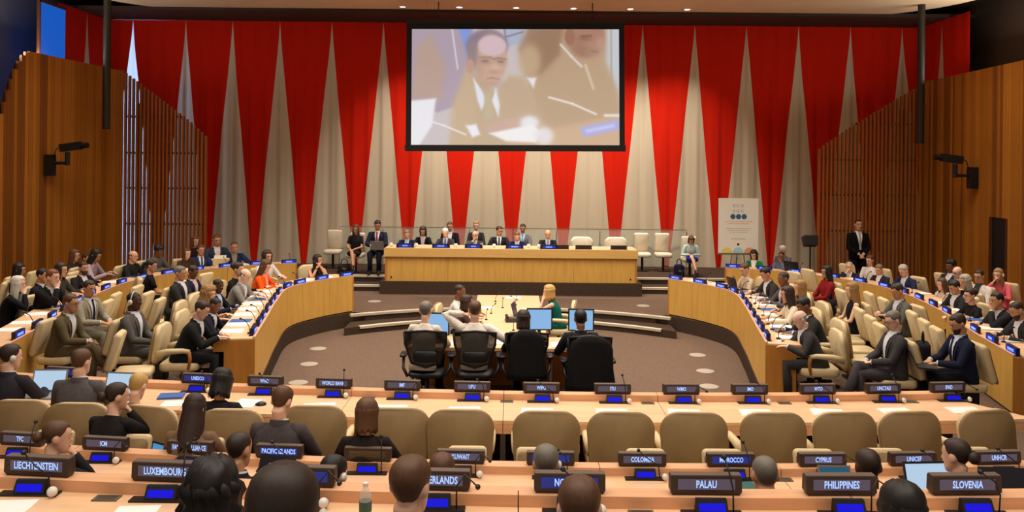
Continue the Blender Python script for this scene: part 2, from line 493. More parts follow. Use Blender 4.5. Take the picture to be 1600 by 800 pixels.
# ---- daylight window at the left corner and the one behind the curtain
M_day = emit('daylight_glass', (22, 100, 214), 0.75)
M_day2 = emit('daylight_glass_behind', (140, 185, 255), 13.0)
b = MB(); b.box((-11.2, 20.2, 5.4), (0.05, 1.1, 2.9)); b.box((-11.19, 19.62, 5.4), (0.07, 0.05, 3.0), mi=1); b.box((-11.19, 20.2, 6.88), (0.07, 1.2, 0.06), mi=1); struct(b.build('window_1', [M_day, M_rail]))
b = MB(); b.box((-10.6, 23.7, 3.5), (1.25, 0.04, 7.0)); struct(b.build('window_2', [M_day2]))

# ---- hanging dark posts on both sides
for sx, lab in ((-1, 'left'), (1, 'right')):
    p = at(166, 200, 20.0) if sx < 0 else at(1438, 222, 20.3)
    t = thing('hanging_column', 'dark round column hanging from the ceiling at the %s wing wall' % lab, 'column', (p.x, p.y, p.z))
    b = MB(); b.cyl((0, 0, 0), 0.085, 7.3 - p.z, 16); b.build('column_shaft', mat('post_olive', (36, 31, 21), 0.5), t, smooth=False)
    b = MB(); b.cyl((0, 0, -0.03), 0.09, 0.035, 16); b.build('column_cap', M_darkmetal, t)
# ================================================================== DESKS
def strip_sweep(bb, curve, nrm, prof, mi=0, cap=True):
    bb.rings([[(x + nx * a, y + ny * a, z) for a, z in prof] for (x, y), (nx, ny) in zip(curve, nrm)], mi, cap)
def side_desk(sg, base, out_name, label, npan, ztop=0.75):
    c = base.copy(); c[:, 0] *= sg
    nr = normals(c, 1)
    mid = len(c) // 2
    if nr[mid][0] * sg < 0: nr = -nr            # pointing away from the well
    t = thing(out_name, label, 'desk', (0, 0, 0))
    n_ = len(c)
    cuts = [int(round(i * (n_ - 1) / npan)) for i in range(npan + 1)]
    for i in range(npan):
        s = slice(cuts[i], cuts[i + 1] + 1)
        cc, nn_ = c[s].copy(), nr[s]
        tdir = (cc[-1] - cc[0]); tdir /= np.linalg.norm(tdir)
        cc[0] += tdir * 0.004; cc[-1] -= tdir * 0.004
        b = MB(); strip_sweep(b, cc, nn_, [(0.0, 0.03), (0.0, ztop - 0.012), (0.03, ztop - 0.012), (0.03, 0.03)])
        b.build('front_panel', M_oak, t)
        b = MB(); strip_sweep(b, cc, nn_, [(0.022, ztop - 0.04), (0.022, ztop), (0.54, ztop), (0.54, ztop - 0.04)])
        b.build('desktop_panel', M_maple, t)
        b = MB(); strip_sweep(b, cc, nn_, [(0.0, ztop - 0.012), (-0.004, ztop + 0.02), (0.03, ztop + 0.02), (0.03, ztop - 0.012)])
        b.build('rim_strip', M_maple_edge, t)
    for k, e in ((0, 1), (n_ - 1, -1)):          # end panels
        p, nn_ = c[k], nr[k]
        td = (c[k + e] - c[k]); td /= np.linalg.norm(td)
        b = MB()
        q = [p + nn_ * 0.0, p + nn_ * 0.40, p + nn_ * 0.40 + td * 0.04, p + td * 0.04]
        b.rings([[(x, y, 0.0) for x, y in q], [(x, y, ztop - 0.02) for x, y in q]])
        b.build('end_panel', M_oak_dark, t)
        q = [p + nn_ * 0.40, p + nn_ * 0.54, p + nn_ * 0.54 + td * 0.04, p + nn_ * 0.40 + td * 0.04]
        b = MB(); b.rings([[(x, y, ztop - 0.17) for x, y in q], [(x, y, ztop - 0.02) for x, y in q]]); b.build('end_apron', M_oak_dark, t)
    return c, nr, t
LI = side_desk(-1, inner_c, 'curved_desk', 'left inner curved oak desk facing the central well', 9)
RI = side_desk(1, inner_c, 'curved_desk', 'right inner curved oak desk facing the central well', 9)
LO = side_desk(-1, outer_c, 'curved_desk', 'left outer curved oak desk below the slatted wood wall', 12)
RO = side_desk(1, outer_c, 'curved_desk', 'right outer curved oak desk below the slatted wood wall', 12)

# ---- three long rows facing the dais (slightly bowed)
ROWS = {1: dict(zn=7.74, zf=8.42, zt=0.75, fl=0.0, x0=-6.3, x1=4.62), 2: dict(zn=5.70, zf=6.40, zt=0.75, fl=0.0, x0=-4.9, x1=4.9),
        3: dict(zn=3.57, zf=4.285, zt=1.375, fl=0.63, x0=-3.4, x1=3.5)}
RR, XC = 36.0, 0.9
def bow(x): return (x - XC) ** 2 / (2 * RR)
def row_sweep(b, x0, x1, prof, mi=0, x0n=None, x1n=None):
    n_ = max(2, int(abs(x1 - x0) / 0.35))
    rs = []
    for i in range(n_ + 1):
        t = i / n_
        ring = []
        for y, z, f in prof:      # f 0 near .. 1 far, lets the ends splay
            xa = x0 if x0n is None else x0n + (x0 - x0n) * f
            xb = x1 if x1n is None else x1n + (x1 - x1n) * f
            x = xa + (xb - xa) * t
            ring.append((x, y + bow(x), z))
        rs.append(ring)
    b.rings(rs, mi)
for r, d in ROWS.items():
    lab = {1: 'front long maple desk row with empty cream chairs before it', 2: 'middle long maple desk row behind the empty chairs', 3: 'nearest long maple desk row at the bottom of the picture'}[r]
    t = thing('long_desk', lab, 'desk')
    zn, zf, zt, fl = d['zn'], d['zf'], d['zt'], d['fl']
    nseg = max(4, int((d['x1'] - d['x0']) / 1.4))
    xs = np.linspace(d['x0'], d['x1'], nseg + 1)
    for i in range(nseg):
        a, e = xs[i] + 0.003, xs[i + 1] - 0.003
        x1n = 5.05 if (r == 1 and i == nseg - 1) else None
        b = MB(); row_sweep(b, a, e, [(zn, zt - 0.03, 0), (zn, zt, 0), (zf, zt, 1), (zf, zt - 0.03, 1)], x1n=x1n); b.build('desktop_panel', M_maple, t)
        b = MB(); row_sweep(b, a, e, [(zn + 0.004, zt - 0.125, 0), (zn + 0.004, zt - 0.03, 0), (zn + 0.05, zt - 0.03, 0), (zn + 0.05, zt - 0.125, 0)], x1n=x1n); b.build('front_apron', M_maple_edge, t)
        b = MB(); row_sweep(b, a, e, [(zf, zt - 0.03, 1), (zf, zt + 0.062, 1), (zf + 0.12, zt + 0.062, 1), (zf + 0.12, zt - 0.03, 1)]); b.build('rear_ledge', M_maple_edge, t)
        b = MB(); row_sweep(b, a, e, [(zf + 0.05, fl, 1), (zf + 0.05, zt - 0.03, 1), (zf + 0.09, zt - 0.03, 1), (zf + 0.09, fl, 1)]); b.build('modesty_panel', mat('walnut_dark', (64, 36, 20), 0.6), t)
    for xi in xs[1:-1:1]:
        b = MB(); b.box((xi, (zn + zf) / 2 + bow(xi), (fl + zt - 0.03) / 2), (0.05, 0.5, zt - 0.03 - fl)); b.build('support', M_steel, t)

# ---- head table on the dais
t = thing('head_table', 'long oak head table on the dais below the projection screen', 'table', (0, 19.88, DAIS))
for i in range(4):
    w = 6.04 / 4
    b = MB(); b.box((-3.02 + w * (i + 0.5), 0.10, 0.30), (w - 0.005, 0.04, 0.60)); b.build('front_panel', M_oak, t)
    b = MB(); b.box((-3.02 + w * (i + 0.5), 0.45, 0.77), (w - 0.003, 0.86, 0.05)); b.build('tabletop_panel', M_maple, t)
b = MB(); b.box((0, 0.04, 0.69), (6.08, 0.05, 0.20)); b.build('apron', mat('oak_light', (222, 178, 104), 0.45, var=0.06, scale=3, stretch=(0.5, 6, 6)), t)
for sx in (-1, 1):
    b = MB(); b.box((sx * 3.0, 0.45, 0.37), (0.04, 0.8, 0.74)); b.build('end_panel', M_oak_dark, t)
    b = MB(); b.cyl((0, 0, -0.01), 0.02, 0.02, 12); b.build('cable_port', M_black, t, loc=(sx * 2.87, 0.079, 0.09), rot=(R(90), 0, 0))

# ---- secretariat table in the well
t = thing('secretariat_table', 'T-shaped maple clerks table in the middle of the well', 'table', (0, 0, WELL))
b = MB(); b.box((-0.07, 12.62, 0.71), (2.9, 0.80, 0.045)); b.build('near_tabletop', M_maple, t)
b = MB(); b.box((-0.05, 15.06, 0.71), (1.25, 4.08, 0.045)); b.build('long_tabletop', M_maple, t)
for x in (-1.0, -0.07, 0.86):
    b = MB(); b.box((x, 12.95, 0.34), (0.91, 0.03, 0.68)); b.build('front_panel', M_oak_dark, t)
for x, y in ((1.3, 12.3), (-1.44, 12.3), (1.3, 12.9), (-1.44, 12.9), (-0.6, 17.0), (0.5, 17.0), (0.6, 12.3)):
    b = MB(); b.cyl((x, y, 0), 0.025, 0.69, 10); b.build('leg', M_steel, t)

# ================================================================== NAMEPLATES, CONSOLES
TEXTM = {}
def text_mesh(s):
    if s in TEXTM: return TEXTM[s]
    c = bpy.data.curves.new('lettering', 'FONT'); c.body = s; c.size = 0.1; c.align_x = 'CENTER'; c.align_y = 'CENTER'; c.resolution_u = 2
    c.offset = 0.0022; c.space_character = 1.0
    o = bpy.data.objects.new('tmp_text', c); COL.objects.link(o)
    bpy.context.view_layer.update()
    me = bpy.data.meshes.new_from_object(o.evaluated_get(bpy.context.evaluated_depsgraph_get()))
    bpy.data.objects.remove(o); bpy.data.curves.remove(c)
    me.name = 'lettering'
    TEXTM[s] = me
    return me
def put_text(s, parent, loc, height, maxw, m, rot=(R(90), 0, 0), name='lettering', sx=1.0):
    me = text_mesh(s)
    xs = [v.co.x for v in me.vertices]; ys = [v.co.y for v in me.vertices]
    w = max(xs) - min(xs); h = max(ys) - min(ys)
    k = height / h; kx = k * sx
    if w * kx > maxw: kx = maxw / w
    o = link(name, me, parent, loc, rot, (kx, k, 1))
    if not me.materials: me.materials.append(None)
    setmat(o, m)
    return o
def glyph_mesh(seed):
    rg = random.Random(seed); b = MB(); x = -0.085 + 0.03 * rg.random(); end = -x
    while x < end:
        w = rg.choice((0.006, 0.009, 0.012)); h = 0.034
        z = 0.0
        if rg.random() < 0.5:
            b.box((x + w / 2, 0, z), (w, 0.001, h))
        else:
            b.box((x + w / 2, 0, z + h * 0.35), (w, 0.001, h * 0.3)); b.box((x + w * 0.2, 0, z), (w * 0.4, 0.001, h)); b.box((x + w / 2, 0, z - h * 0.38), (w, 0.001, h * 0.24))
        x += w + 0.005
    return b.mesh('lettering', False, [M_blue_text])
GLY = [glyph_mesh(i) for i in range(6)]
# row nameplate: dark housing, lit window, lettering (front looks toward -Y)
W_, H_ = 0.37, 0.098
b = MB()
b.rings([[(x, y, 0.0) for x, y in ((-W_ / 2 + 0.012, -0.022), (W_ / 2 - 0.012, -0.022), (W_ / 2 - 0.012, 0.03), (-W_ / 2 + 0.012, 0.03))],
         [(x, y, 0.02) for x, y in ((-W_ / 2, -0.03), (W_ / 2, -0.03), (W_ / 2, 0.035), (-W_ / 2, 0.035))],
         [(x, y, H_) for x, y in ((-W_ / 2, -0.024), (W_ / 2, -0.024), (W_ / 2, 0.03), (-W_ / 2, 0.03))]])
ME_house = b.mesh('housing', False, [M_housing])
b = MB(); b.box((0, 0.003, H_ + 0.003), (W_ - 0.006, 0.05, 0.006)); ME_cap = b.mesh('top_cap', False, [M_housing_top])
b = MB(); b.box((0, -0.0285, 0.058), (W_ * 0.80, 0.004, 0.054)); ME_disp = b.mesh('display', False, [M_display])
# row console
b = MB(); b.box((0, 0, 0.005), (0.31, 0.065, 0.010)); ME_pad = b.mesh('base_pad', False, [M_black])
b = MB()
b.rings([[(-0.082, -0.018, 0.012), (0.082, -0.018, 0.012), (0.082, 0.035, 0.012), (-0.082, 0.035, 0.012)], [(-0.078, 0.012, 0.072), (0.078, 0.012, 0.072), (0.078, 0.035, 0.072), (-0.078, 0.035, 0.072)]])
ME_blk = b.mesh('screen_block', False, [M_black])
b = MB(); b.add([(-0.068, -0.0155, 0.02), (0.068, -0.0155, 0.02), (0.066, 0.0095, 0.066), (-0.066, 0.0095, 0.066)], [(0, 1, 2, 3)]); ME_scr = b.mesh('screen', False, [M_console_blue])
def mic_mesh(pts):
    b = MB(); b.tube(pts, 0.0045, 6); return b.mesh('gooseneck', True, [M_black])
MICS = [[(0.11, 0, 0.01), (0.115, 0, 0.10), (0.10, 0.02, 0.16), (0.04, 0.05, 0.20)], [(0.11, 0, 0.01), (0.11, 0, 0.12), (0.15, 0.03, 0.17), (0.22, -0.03, 0.13)],
        [(0.11, 0, 0.01), (0.11, 0.01, 0.12), (0.10, 0.06, 0.20), (0.09, 0.12, 0.25)], [(0.11, 0, 0.01), (0.10, 0.0, 0.10), (0.03, 0.0, 0.15), (-0.05, 0.03, 0.21)]]
ME_goose = [mic_mesh(p) for p in MICS]
b = MB(); b.ellip((0, 0, 0), (0.014, 0.02, 0.014), 8, 6); ME_michead = b.mesh('microphone_head', True, [M_black])
b = MB(); b.lathe((0, 0, 0), [(0.004, 0.0), (0.022, 0.003), (0.027, 0.010), (0.017, 0.022), (0.003, 0.025)], 12); ME_ear = b.mesh('earpiece', True, [M_white])
ROWTXT = {
    1: [(98, 'ICAO'), (311, 'UNESCO'), (415, 'WHO'), (522, 'WORLD BANK'), (629, 'IMF'), (738, 'UPU'), (846, 'WIPO'), (957, 'ITU'), (1064, 'WMO'), (1171, 'IMO'), (1277, 'WTO'), (1379, 'UNCTAD'), (1480, 'IFAD')],
    2: [(35, 'TFC'), (165, 'ICM'), (298, 'FAMILY F ALLIANCE'), (437, 'PACIFIC ISLANDS'), (575, None), (720, 'KUWAIT'), (860, ''), (1003, 'COLOMBIA'), (1141, 'MOROCCO'), (1284, 'CYPRUS'), (1425, 'UNICEF'), (1557, 'UNHCR')],
    3: [(62, 'LIECHTENSTEIN'), (262, 'LUXEMBOURG'), (471, ''), (680, 'NETHERLANDS'), (890, 'NORWAY'), (1102, 'PALAU'), (1312, 'PHILIPPINES'), (1507, 'SLOVENIA')]}
M_off = glass('plate_clear', (120, 96, 60), 0.35)
PLATE_X = {}
for r, lst in ROWTXT.items():
    d = ROWS[r]
    for i, (pxx, s) in enumerate(lst):
        Z = d['zf'] + 0.05
        for _ in range(4):
            x = uv(pxx, 600 if r == 1 else 730)[0] * Z / FPX; Z = d['zf'] + 0.055 + bow(x)
        PLATE_X[(r, i)] = (x, Z)
        rowname = {1: 'front', 2: 'middle', 3: 'nearest'}[r]
        what = ('reading ' + s) if s else ('with an unlit clear window' if s is None else 'half hidden behind a head')
        lab = 'dark electronic nameplate %s on the %s long desk' % (what, rowname)
        p = thing('nameplate', lab, 'nameplate', (x, Z, d['zt'] + 0.062), bow(x + 0.5) - bow(x - 0.5), 'electronic nameplates on the long desks')
        link('housing', ME_house, p); link('top_cap', ME_cap, p)
        dsp = link('display', ME_disp, p)
        setmat(dsp, M_off if s is None else (M_display_blue if s in ('PACIFIC ISLANDS', 'MOROCCO', 'NORWAY', 'UNESCO', 'ICAO', '') else M_display))
        if s: put_text(s, dsp, (0, -0.0312, 0.058), 0.040, W_ * 0.74, M_blue_text, sx=0.66)
        near = ('the %s nameplate' % s) if s else ('the unlit nameplate' if s is None else 'the half hidden %s plate' % rowname)
        q = thing('conference_console', 'black desk console with glowing blue screen below %s' % near, 'console', (x + 0.01, d['zf'] - 0.055 + bow(x), d['zt']), 0, 'blue-screen consoles on the long desks')
        link('base_pad', ME_pad, q)
        blk = link('screen_block', ME_blk, q); link('screen', ME_scr, blk)
        k = (i * 3 + r) % 4
        if (r, i) == (3, 3): k = 1
        g = link('gooseneck', ME_goose[k], q); link('microphone_head', ME_michead, g, MICS[k][-1])
        if r == 1 or i % 2 == (0 if r == 3 else 1):
            tag(link('earpiece', ME_ear, None, (x + 0.15, d['zf'] - 0.09 + bow(x), d['zt'] + 0.029), (R(62), 0, R(20))), 'white earpiece leaning on the console below %s' % near, 'earpiece', 'white earpieces on the long desks')
        if r == 1 and i > 2:
            b = MB(); rz = random.uniform(-0.15, 0.15)
            b.box((0, 0, 0.002), (0.30, 0.21, 0.004)); b.box((0.01, 0.008, 0.0055), (0.30, 0.21, 0.003), rot=Matrix.Rotation(0.06, 3, 'Z'))
            tag(b.build('paper_sheet', M_paper, None, loc=(x - 0.06, d['zn'] + 0.29 + bow(x), d['zt']), rot=(0, 0, rz)), 'white paper sheets on the front desk before %s' % near, 'paper', 'papers on the front desk')
# desk sockets between seats
b = MB(); b.box((0, 0, 0.003), (0.13, 0.075, 0.006)); b.box((0, 0, 0.0065), (0.10, 0.05, 0.002), mi=1)
ME_sock = b.mesh('socket', False, [mat('socket_grey', (96, 88, 70), 0.4), mat('socket_dark', (62, 56, 44), 0.5)])
for r, pxs in ((1, (574, 792, 1012, 1228, 1434)), (2, (1000 + 225,)), (3, (150, 1002))):
    d = ROWS[r]
    for i, q in enumerate(pxs):
        x = uv(q, 620 if r == 1 else 760)[0] * (d['zf'] - 0.05) / FPX
        near = {574: 'between the WORLD BANK and IMF plates', 792: 'between the UPU and WIPO plates', 1012: 'between the ITU and WMO plates', 1228: 'between the IMO and WTO plates', 1434: 'between the UNCTAD and IFAD plates',
                1225: 'right of the grizzled man', 150: 'between LIECHTENSTEIN and LUXEMBOURG', 1002: 'left of the PALAU plate'}[q]
        tag(link('desk_socket', ME_sock, None, (x, d['zf'] - 0.06 + bow(x), d['zt'])), 'small grey flush socket plate in the desk %s' % near, 'socket', 'flush sockets in the long desks')

# ---- side desk nameplates: blue lit fronts toward the well
b = MB(); b.box((0, 0, 0.05), (0.34, 0.05, 0.10)); b.box((0, 0, 0.004), (0.36, 0.08, 0.008)); ME_sh = b.mesh('housing', False, [mat('plate_navy', (16, 20, 48), 0.4)])
b = MB(); b.box((0, -0.0262, 0.054), (0.30, 0.003, 0.07)); ME_sd = b.mesh('display', False, [M_blue_lit])
b = MB(); b.box((0, -0.026, 0.045), (0.30, 0.003, 0.06)); ME_back = b.mesh('back_panel', False, [M_housing])
b = MB(); b.tube([(0, 0, 0), (0.0, 0.005, 0.10), (0.0, 0.05, 0.18), (0, 0.11, 0.21)], 0.006, 6); b.cyl((0, 0, 0), 0.03, 0.02, 10)
ME_sgoose = b.mesh('stand', True, [M_black])
def side_plates(D, n_, t0, t1, where, skip=()):
    c, nr, _ = D
    for i in range(n_):
        if i in skip: continue
        f = t0 + (t1 - t0) * i / (n_ - 1)
        k = int(round(f * (len(c) - 1)))
        x, y = c[k] + nr[k] * 0.06
        rz = math.atan2(-nr[k][0], nr[k][1])
        p = thing('nameplate', 'blue lit nameplate on %s, %s from the dais end' % (where, ORD[i]), 'nameplate', (x, y, 0.75), rz, 'blue nameplates on the curved desks')
        link('housing', ME_sh, p); dsp = link('display', ME_sd, p); link('lettering', GLY[(i * 5 + n_) % 6], dsp, (0, -0.0282, 0.054), (0, 0, 0), (1.25, 1, 1.0))
        x, y = c[k] + nr[k] * 0.16
        if i % 2 == 0 or 'inner' in where:
            q = thing('desk_microphone', 'black gooseneck microphone behind the %s plate on %s' % (ORD[i], where), 'microphone', (x + 0.05, y, 0.75), rz, 'microphones on the curved desks')
            link('stand', ME_sgoose, q); link('microphone_head', ME_michead, q, (0, 0.12, 0.212))
side_plates(LI, 11, 0.03, 0.955, 'the left inner desk')
side_plates(RI, 11, 0.03, 0.955, 'the right inner desk')
side_plates(LO, 14, 0.02, 0.95, 'the left outer desk')
side_plates(RO, 14, 0.02, 0.98, 'the right outer desk')
# ---- head table plates
seatn = ['far left', 'second from left', 'third from left', 'middle', 'fifth from left']
for i, pxx in enumerate((633, 689, 740, 804, 858)):
    x = uv(pxx, 384)[0] * 20.0 / FPX
    p = thing('nameplate', 'blue lit nameplate on the head table, %s' % seatn[i], 'nameplate', (x, 20.02, DAIS + 0.795), 0, 'nameplates on the head table')
    h = link('housing', ME_sh, p, scale=(1.25, 1, 1)); dsp = link('display', ME_sd, p, scale=(1.0, 1.01, 0.9)); link('lettering', GLY[i], dsp, (0, -0.0285, 0.054))
for i, (pxx, w) in enumerate(((880, 0.7), (912, 1.0), (967, 1.0))):
    x = uv(pxx, 384)[0] * 20.0 / FPX
    p = thing('nameplate', 'unlit brown nameplate on the head table, %s of three on the right' % ('leftmost', 'middle', 'rightmost')[i], 'nameplate', (x, 20.02, DAIS + 0.795), 0, 'unlit nameplates on the head table')
    o = link('housing', ME_sh, p, scale=(1.15 * w, 1, 1)); setmat(o, M_housing)
    o = link('display', ME_sd, p, scale=(1.05 * w, 1.01, 0.9)); setmat(o, mat('plate_unlit', (44, 28, 22), 0.4))

# ================================================================== CHAIRS
def tilt(a): return Matrix.Rotation(R(a), 3, 'X')
def base_star(b, r=0.26, n_=5):
    b.cyl((0, 0, 0.05), 0.03, 0.34, 12)
    for k in range(n_):
        a = 2 * PI * k / n_ + 0.3
        b.tube([(0, 0, 0.075), (r * math.cos(a), r * math.sin(a), 0.035)], [0.028, 0.018], 6)
        b.ellip((r * math.cos(a), r * math.sin(a), 0.028), (0.028, 0.028, 0.028), 8, 5)
# armchair: local +Y is forward, seat centre at origin
CH = {}
def chair_meshes():
    d = {}
    M = tilt(-9)   # lean back: top goes -Y
    b = MB(); b.slab((0, -0.285, 0.70), 0.56, 0.54, 0.07, 0.15, 6, bulge=0.035, M=M, tw=0.88); d['backrest'] = b.mesh('backrest', True, [M_cream])
    b = MB(); b.slab((0, -0.332, 0.665), 0.60, 0.62, 0.035, 0.16, 6, bulge=0.04, M=M, tw=0.86); d['back_shell'] = b.mesh('back_shell', True, [M_back_shade])
    b = MB(); b.slab((0, 0, 0), 0.54, 0.52, 0.10, 0.12, 5, M=Matrix.Rotation(R(90), 3, 'X')); 
    d['seat'] = b.mesh('seat', True, [M_cream])
    b = MB(); b.tube([(0.25, -0.27, 0.60), (0.27, -0.12, 0.645), (0.275, 0.08, 0.655), (0.27, 0.17, 0.64)], [0.05, 0.04, 0.034, 0.03], 8); d['arm_pad'] = b.mesh('arm', True, [M_cream])
    b = MB(); b.tube([(0.27, 0.16, 0.64), (0.27, 0.175, 0.55), (0.255, 0.15, 0.40)], [0.026, 0.024, 0.022], 8); d['arm_post'] = b.mesh('arm_support', True, [M_wood_arm])
    b = MB(); base_star(b); d['base'] = b.mesh('pedestal_base', True, [M_darkmetal])
    # narrow high slab chair
    b = MB(); b.slab((0, -0.225, 0.70), 0.37, 0.50, 0.085, 0.045, 4, M=tilt(-16)); d['n_back'] = b.mesh('backrest', True, [M_cream])
    b = MB(); b.slab((0, -0.278, 0.685), 0.35, 0.48, 0.02, 0.045, 4, M=tilt(-16)); d['n_shell'] = b.mesh('back_shell', True, [M_back_shade])
    b = MB(); b.slab((0, 0, 0), 0.41, 0.45, 0.10, 0.08, 5, M=Matrix.Rotation(R(90), 3, 'X')); d['n_seat'] = b.mesh('seat', True, [M_cream])
    b = MB(); b.box((0, -0.02, 0.19), (0.12, 0.30, 0.38)); b.box((0, -0.02, 0.012), (0.34, 0.40, 0.024)); d['n_base'] = b.mesh('pedestal_base', False, [M_darkmetal])
    b = MB(); b.cyl((0, 0, 0.0), 0.03, 0.40, 12); b.cyl((0, 0, 0), 0.17, 0.02, 16); d['post'] = b.mesh('pedestal_base', False, [M_darkmetal])
    return d
CM = chair_meshes()
def armchair(label, loc, rz, group=None, scale=1.0):
    t = thing('armchair', label, 'chair', loc, rz, group, scale)
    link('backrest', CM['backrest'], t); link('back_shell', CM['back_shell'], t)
    link('seat', CM['seat'], t, (0, 0.0, 0.42)); link('pedestal_base', CM['base'], t)
    for sx in (1, -1):
        a = link('arm', CM['arm_pad'], t, scale=(sx, 1, 1)); link('arm_support', CM['arm_post'], a)
    return t
def slab_chair(label, loc, rz, group=None, white=False, scale=1.0):
    t = thing('side_chair', label, 'chair', loc, rz, group, scale)
    k = [link('backrest', CM['n_back'], t), link('seat', CM['n_seat'], t, (0, 0.0, 0.41))]
    if white:
        for o in k: setmat(o, M_white_leather)
        link('pedestal_base', CM['post'], t)
    else:
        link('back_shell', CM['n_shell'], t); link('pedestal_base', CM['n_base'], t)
    return t

# front row armchairs seen from behind
r1 = [(-3, 652, 0), (98, 656, 0), (232, 656, -14), (356, 662, 0), (490, 660, 0), (621, 664, 0), (720, 668, 0), (853, 671, 0), (968, 674, 0), (1081, 675, 0), (1203, 675, 2), (1312, 676, 6), (1415, 674, 8), (1537, 672, 14)]
FRONT_CH = []
r1n = ['at the left picture edge', 'behind the man in grey with a laptop', 'turned, behind the blond-haired person', 'right of the long-haired woman', 'right of the man in dark grey suit', 'right of the brown-haired person in black',
       'empty, in front of the UPU plate', 'empty, in front of the WIPO plate', 'empty, in front of the ITU plate', 'empty, in front of the WMO plate', 'empty, in front of the IMO plate', 'empty, in front of the WTO plate', 'empty, in front of the UNCTAD plate', 'empty, rightmost of the front row']
for i, (xx, yy, a) in enumerate(r1):
    Z = 7.30 + {-3: -0.22, 98: -0.22, 232: -0.2, 356: -0.2}.get(xx, 0)
    x = uv(xx, 660)[0] * (Z + 0.1) / FPX
    armchair('cream rounded armchair with tan back, ' + r1n[i], (x, Z + 0.32 + bow(x), 0.0), R(a), 'armchairs of the front desk row')
# advisers' narrow chairs between the two desks (tops show behind the middle nameplates)
wh = ['TFC', 'ICM', 'FAMILY F ALLIANCE', 'PACIFIC ISLANDS', 'unlit', 'KUWAIT', 'half hidden', 'COLOMBIA', 'MOROCCO', 'CYPRUS', 'UNICEF', 'UNHCR']
for i, xx in enumerate((40, 176, 300, 452, 573, 729, 838, 1012, 1134, 1281, 1396, 1541)):
    Z = 6.70
    x = uv(xx, 705)[0] * Z / FPX
    slab_chair('narrow cream chair whose top shows behind the %s nameplate' % wh[i], (x, Z + 0.27 + bow(x), 0.0), 0, 'narrow chairs before the middle desk', scale=(0.86, 0.86, 0.87))

# empty narrow chairs in the side blocks, from photo positions of the back tops (height 0.97 m)
SEATS = {}
def side_empty(lst, sg, group, word):
    for i, (xx, yy, dz) in enumerate(lst):
        p = on(xx + 9 * sg, yy, 0.94)
        rz = R(90 * sg + dz)
        fwd = Vector((-math.sin(rz), math.cos(rz), 0))
        q = p + fwd * 0.33
        SEATS[(xx, yy)] = q
        slab_chair('empty cream narrow chair with high back, %s' % word[i], (q.x, q.y, 0), rz, group)
side_empty([(161, 469, 6), (175, 458, 6), (210, 446, 0), (243, 466, 4), (176, 519, 14), (226, 456, 0), (321, 426, -20)], -1, 'empty narrow chairs, left block',
           ['left block by outer desk, nearer of a pair', 'left block by outer desk, farther of a pair', 'left block, behind the man with headphones', 'left block, holding a black bag',
            'left block, nearest, seat turned to the right', 'left block, between the headphone man and the bag', 'left block, below the man in blue'])
side_empty([(1363, 457, -4), (1386, 466, -4), (1350, 482, -4), (1368, 494, -4), (1383, 506, -4), (1433, 487, -8), (1453, 500, -8), (1473, 512, -8), (1318, 452, 0), (1262, 420, 20), (1240, 424, 24)], 1, 'empty narrow chairs, right block',
           ['right block, beside the blonde woman', 'right block, left of the seated man in grey', 'right block, middle row, farthest of three', 'right block, middle row, centre of three', 'right block, middle row, nearest of three',
            'right block, against outer desk, farthest of three', 'right block, against outer desk, centre of three', 'right block, against outer desk, holding a dark bag', 'right block, with a bag beside the blonde woman',
            'right block, far end under the outer desk', 'right block, far end left of the pair'])
# empty chairs of the outer desks
def outer_empty(D, fr, off, label, group):
    c, nr, _ = D
    k = int(round(fr * (len(c) - 1))); x, y = c[k] + nr[k] * off
    rz = math.atan2(nr[k][0], -nr[k][1])
    return slab_chair(label, (x, y, 0), rz, group)
for fr, off, lab in ((0.86, 1.75, 'at the left wall, behind the dark-haired woman'), (0.70, 1.75, 'at the left wall, beside the black suit'), (0.43, 0.95, 'left outer desk, left of the bald man'),
                     (0.42, 1.75, 'left wall row, behind the bald man'), (0.48, 1.75, 'left wall row, left of the bald man')):
    outer_empty(LO, fr, off, 'empty cream chair ' + lab, 'empty chairs along the outer desks')
for fr, off, lab in ((0.66, 1.7, 'right wall row, beside the curly-haired head'), (0.98, 1.75, 'right picture edge at the wood wall'), (0.36, 1.6, 'right outer desk, behind the woman in red'),
                     (0.22, 1.0, 'right outer desk, far bend'), (0.28, 1.0, 'right outer desk, near the far bend'), (0.66, 1.0, 'right outer desk, right of the blue-suited man')):
    outer_empty(RO, fr, off, 'empty cream chair ' + lab, 'empty chairs along the outer desks')
# dais chairs
for xx, yy, lab in ((520, 420, 'empty white chair at the left end of the dais'), (1003, 420, 'empty white chair beside the right end of the head table'), (1036, 421, 'empty white chair left of the woman with bowed head')):
    p = at(xx, yy, 22.3)
    slab_chair(lab, (p.x, p.y, DAIS), PI, 'white dais chairs', white=True, scale=1.06)
for xx, lab in ((910, 'white armchair pulled up to the head table, left of two empty'), (964, 'white armchair pulled up to the head table, right of two empty')):
    x = uv(xx, 380)[0] * 21.2 / FPX
    t = armchair(lab, (x, 21.12, DAIS), PI, 'white dais chairs', 1.0)
    for o in t.children:
        if o.name.startswith(('backrest', 'back_shell', 'seat', 'arm')): setmat(o, M_white_leather)
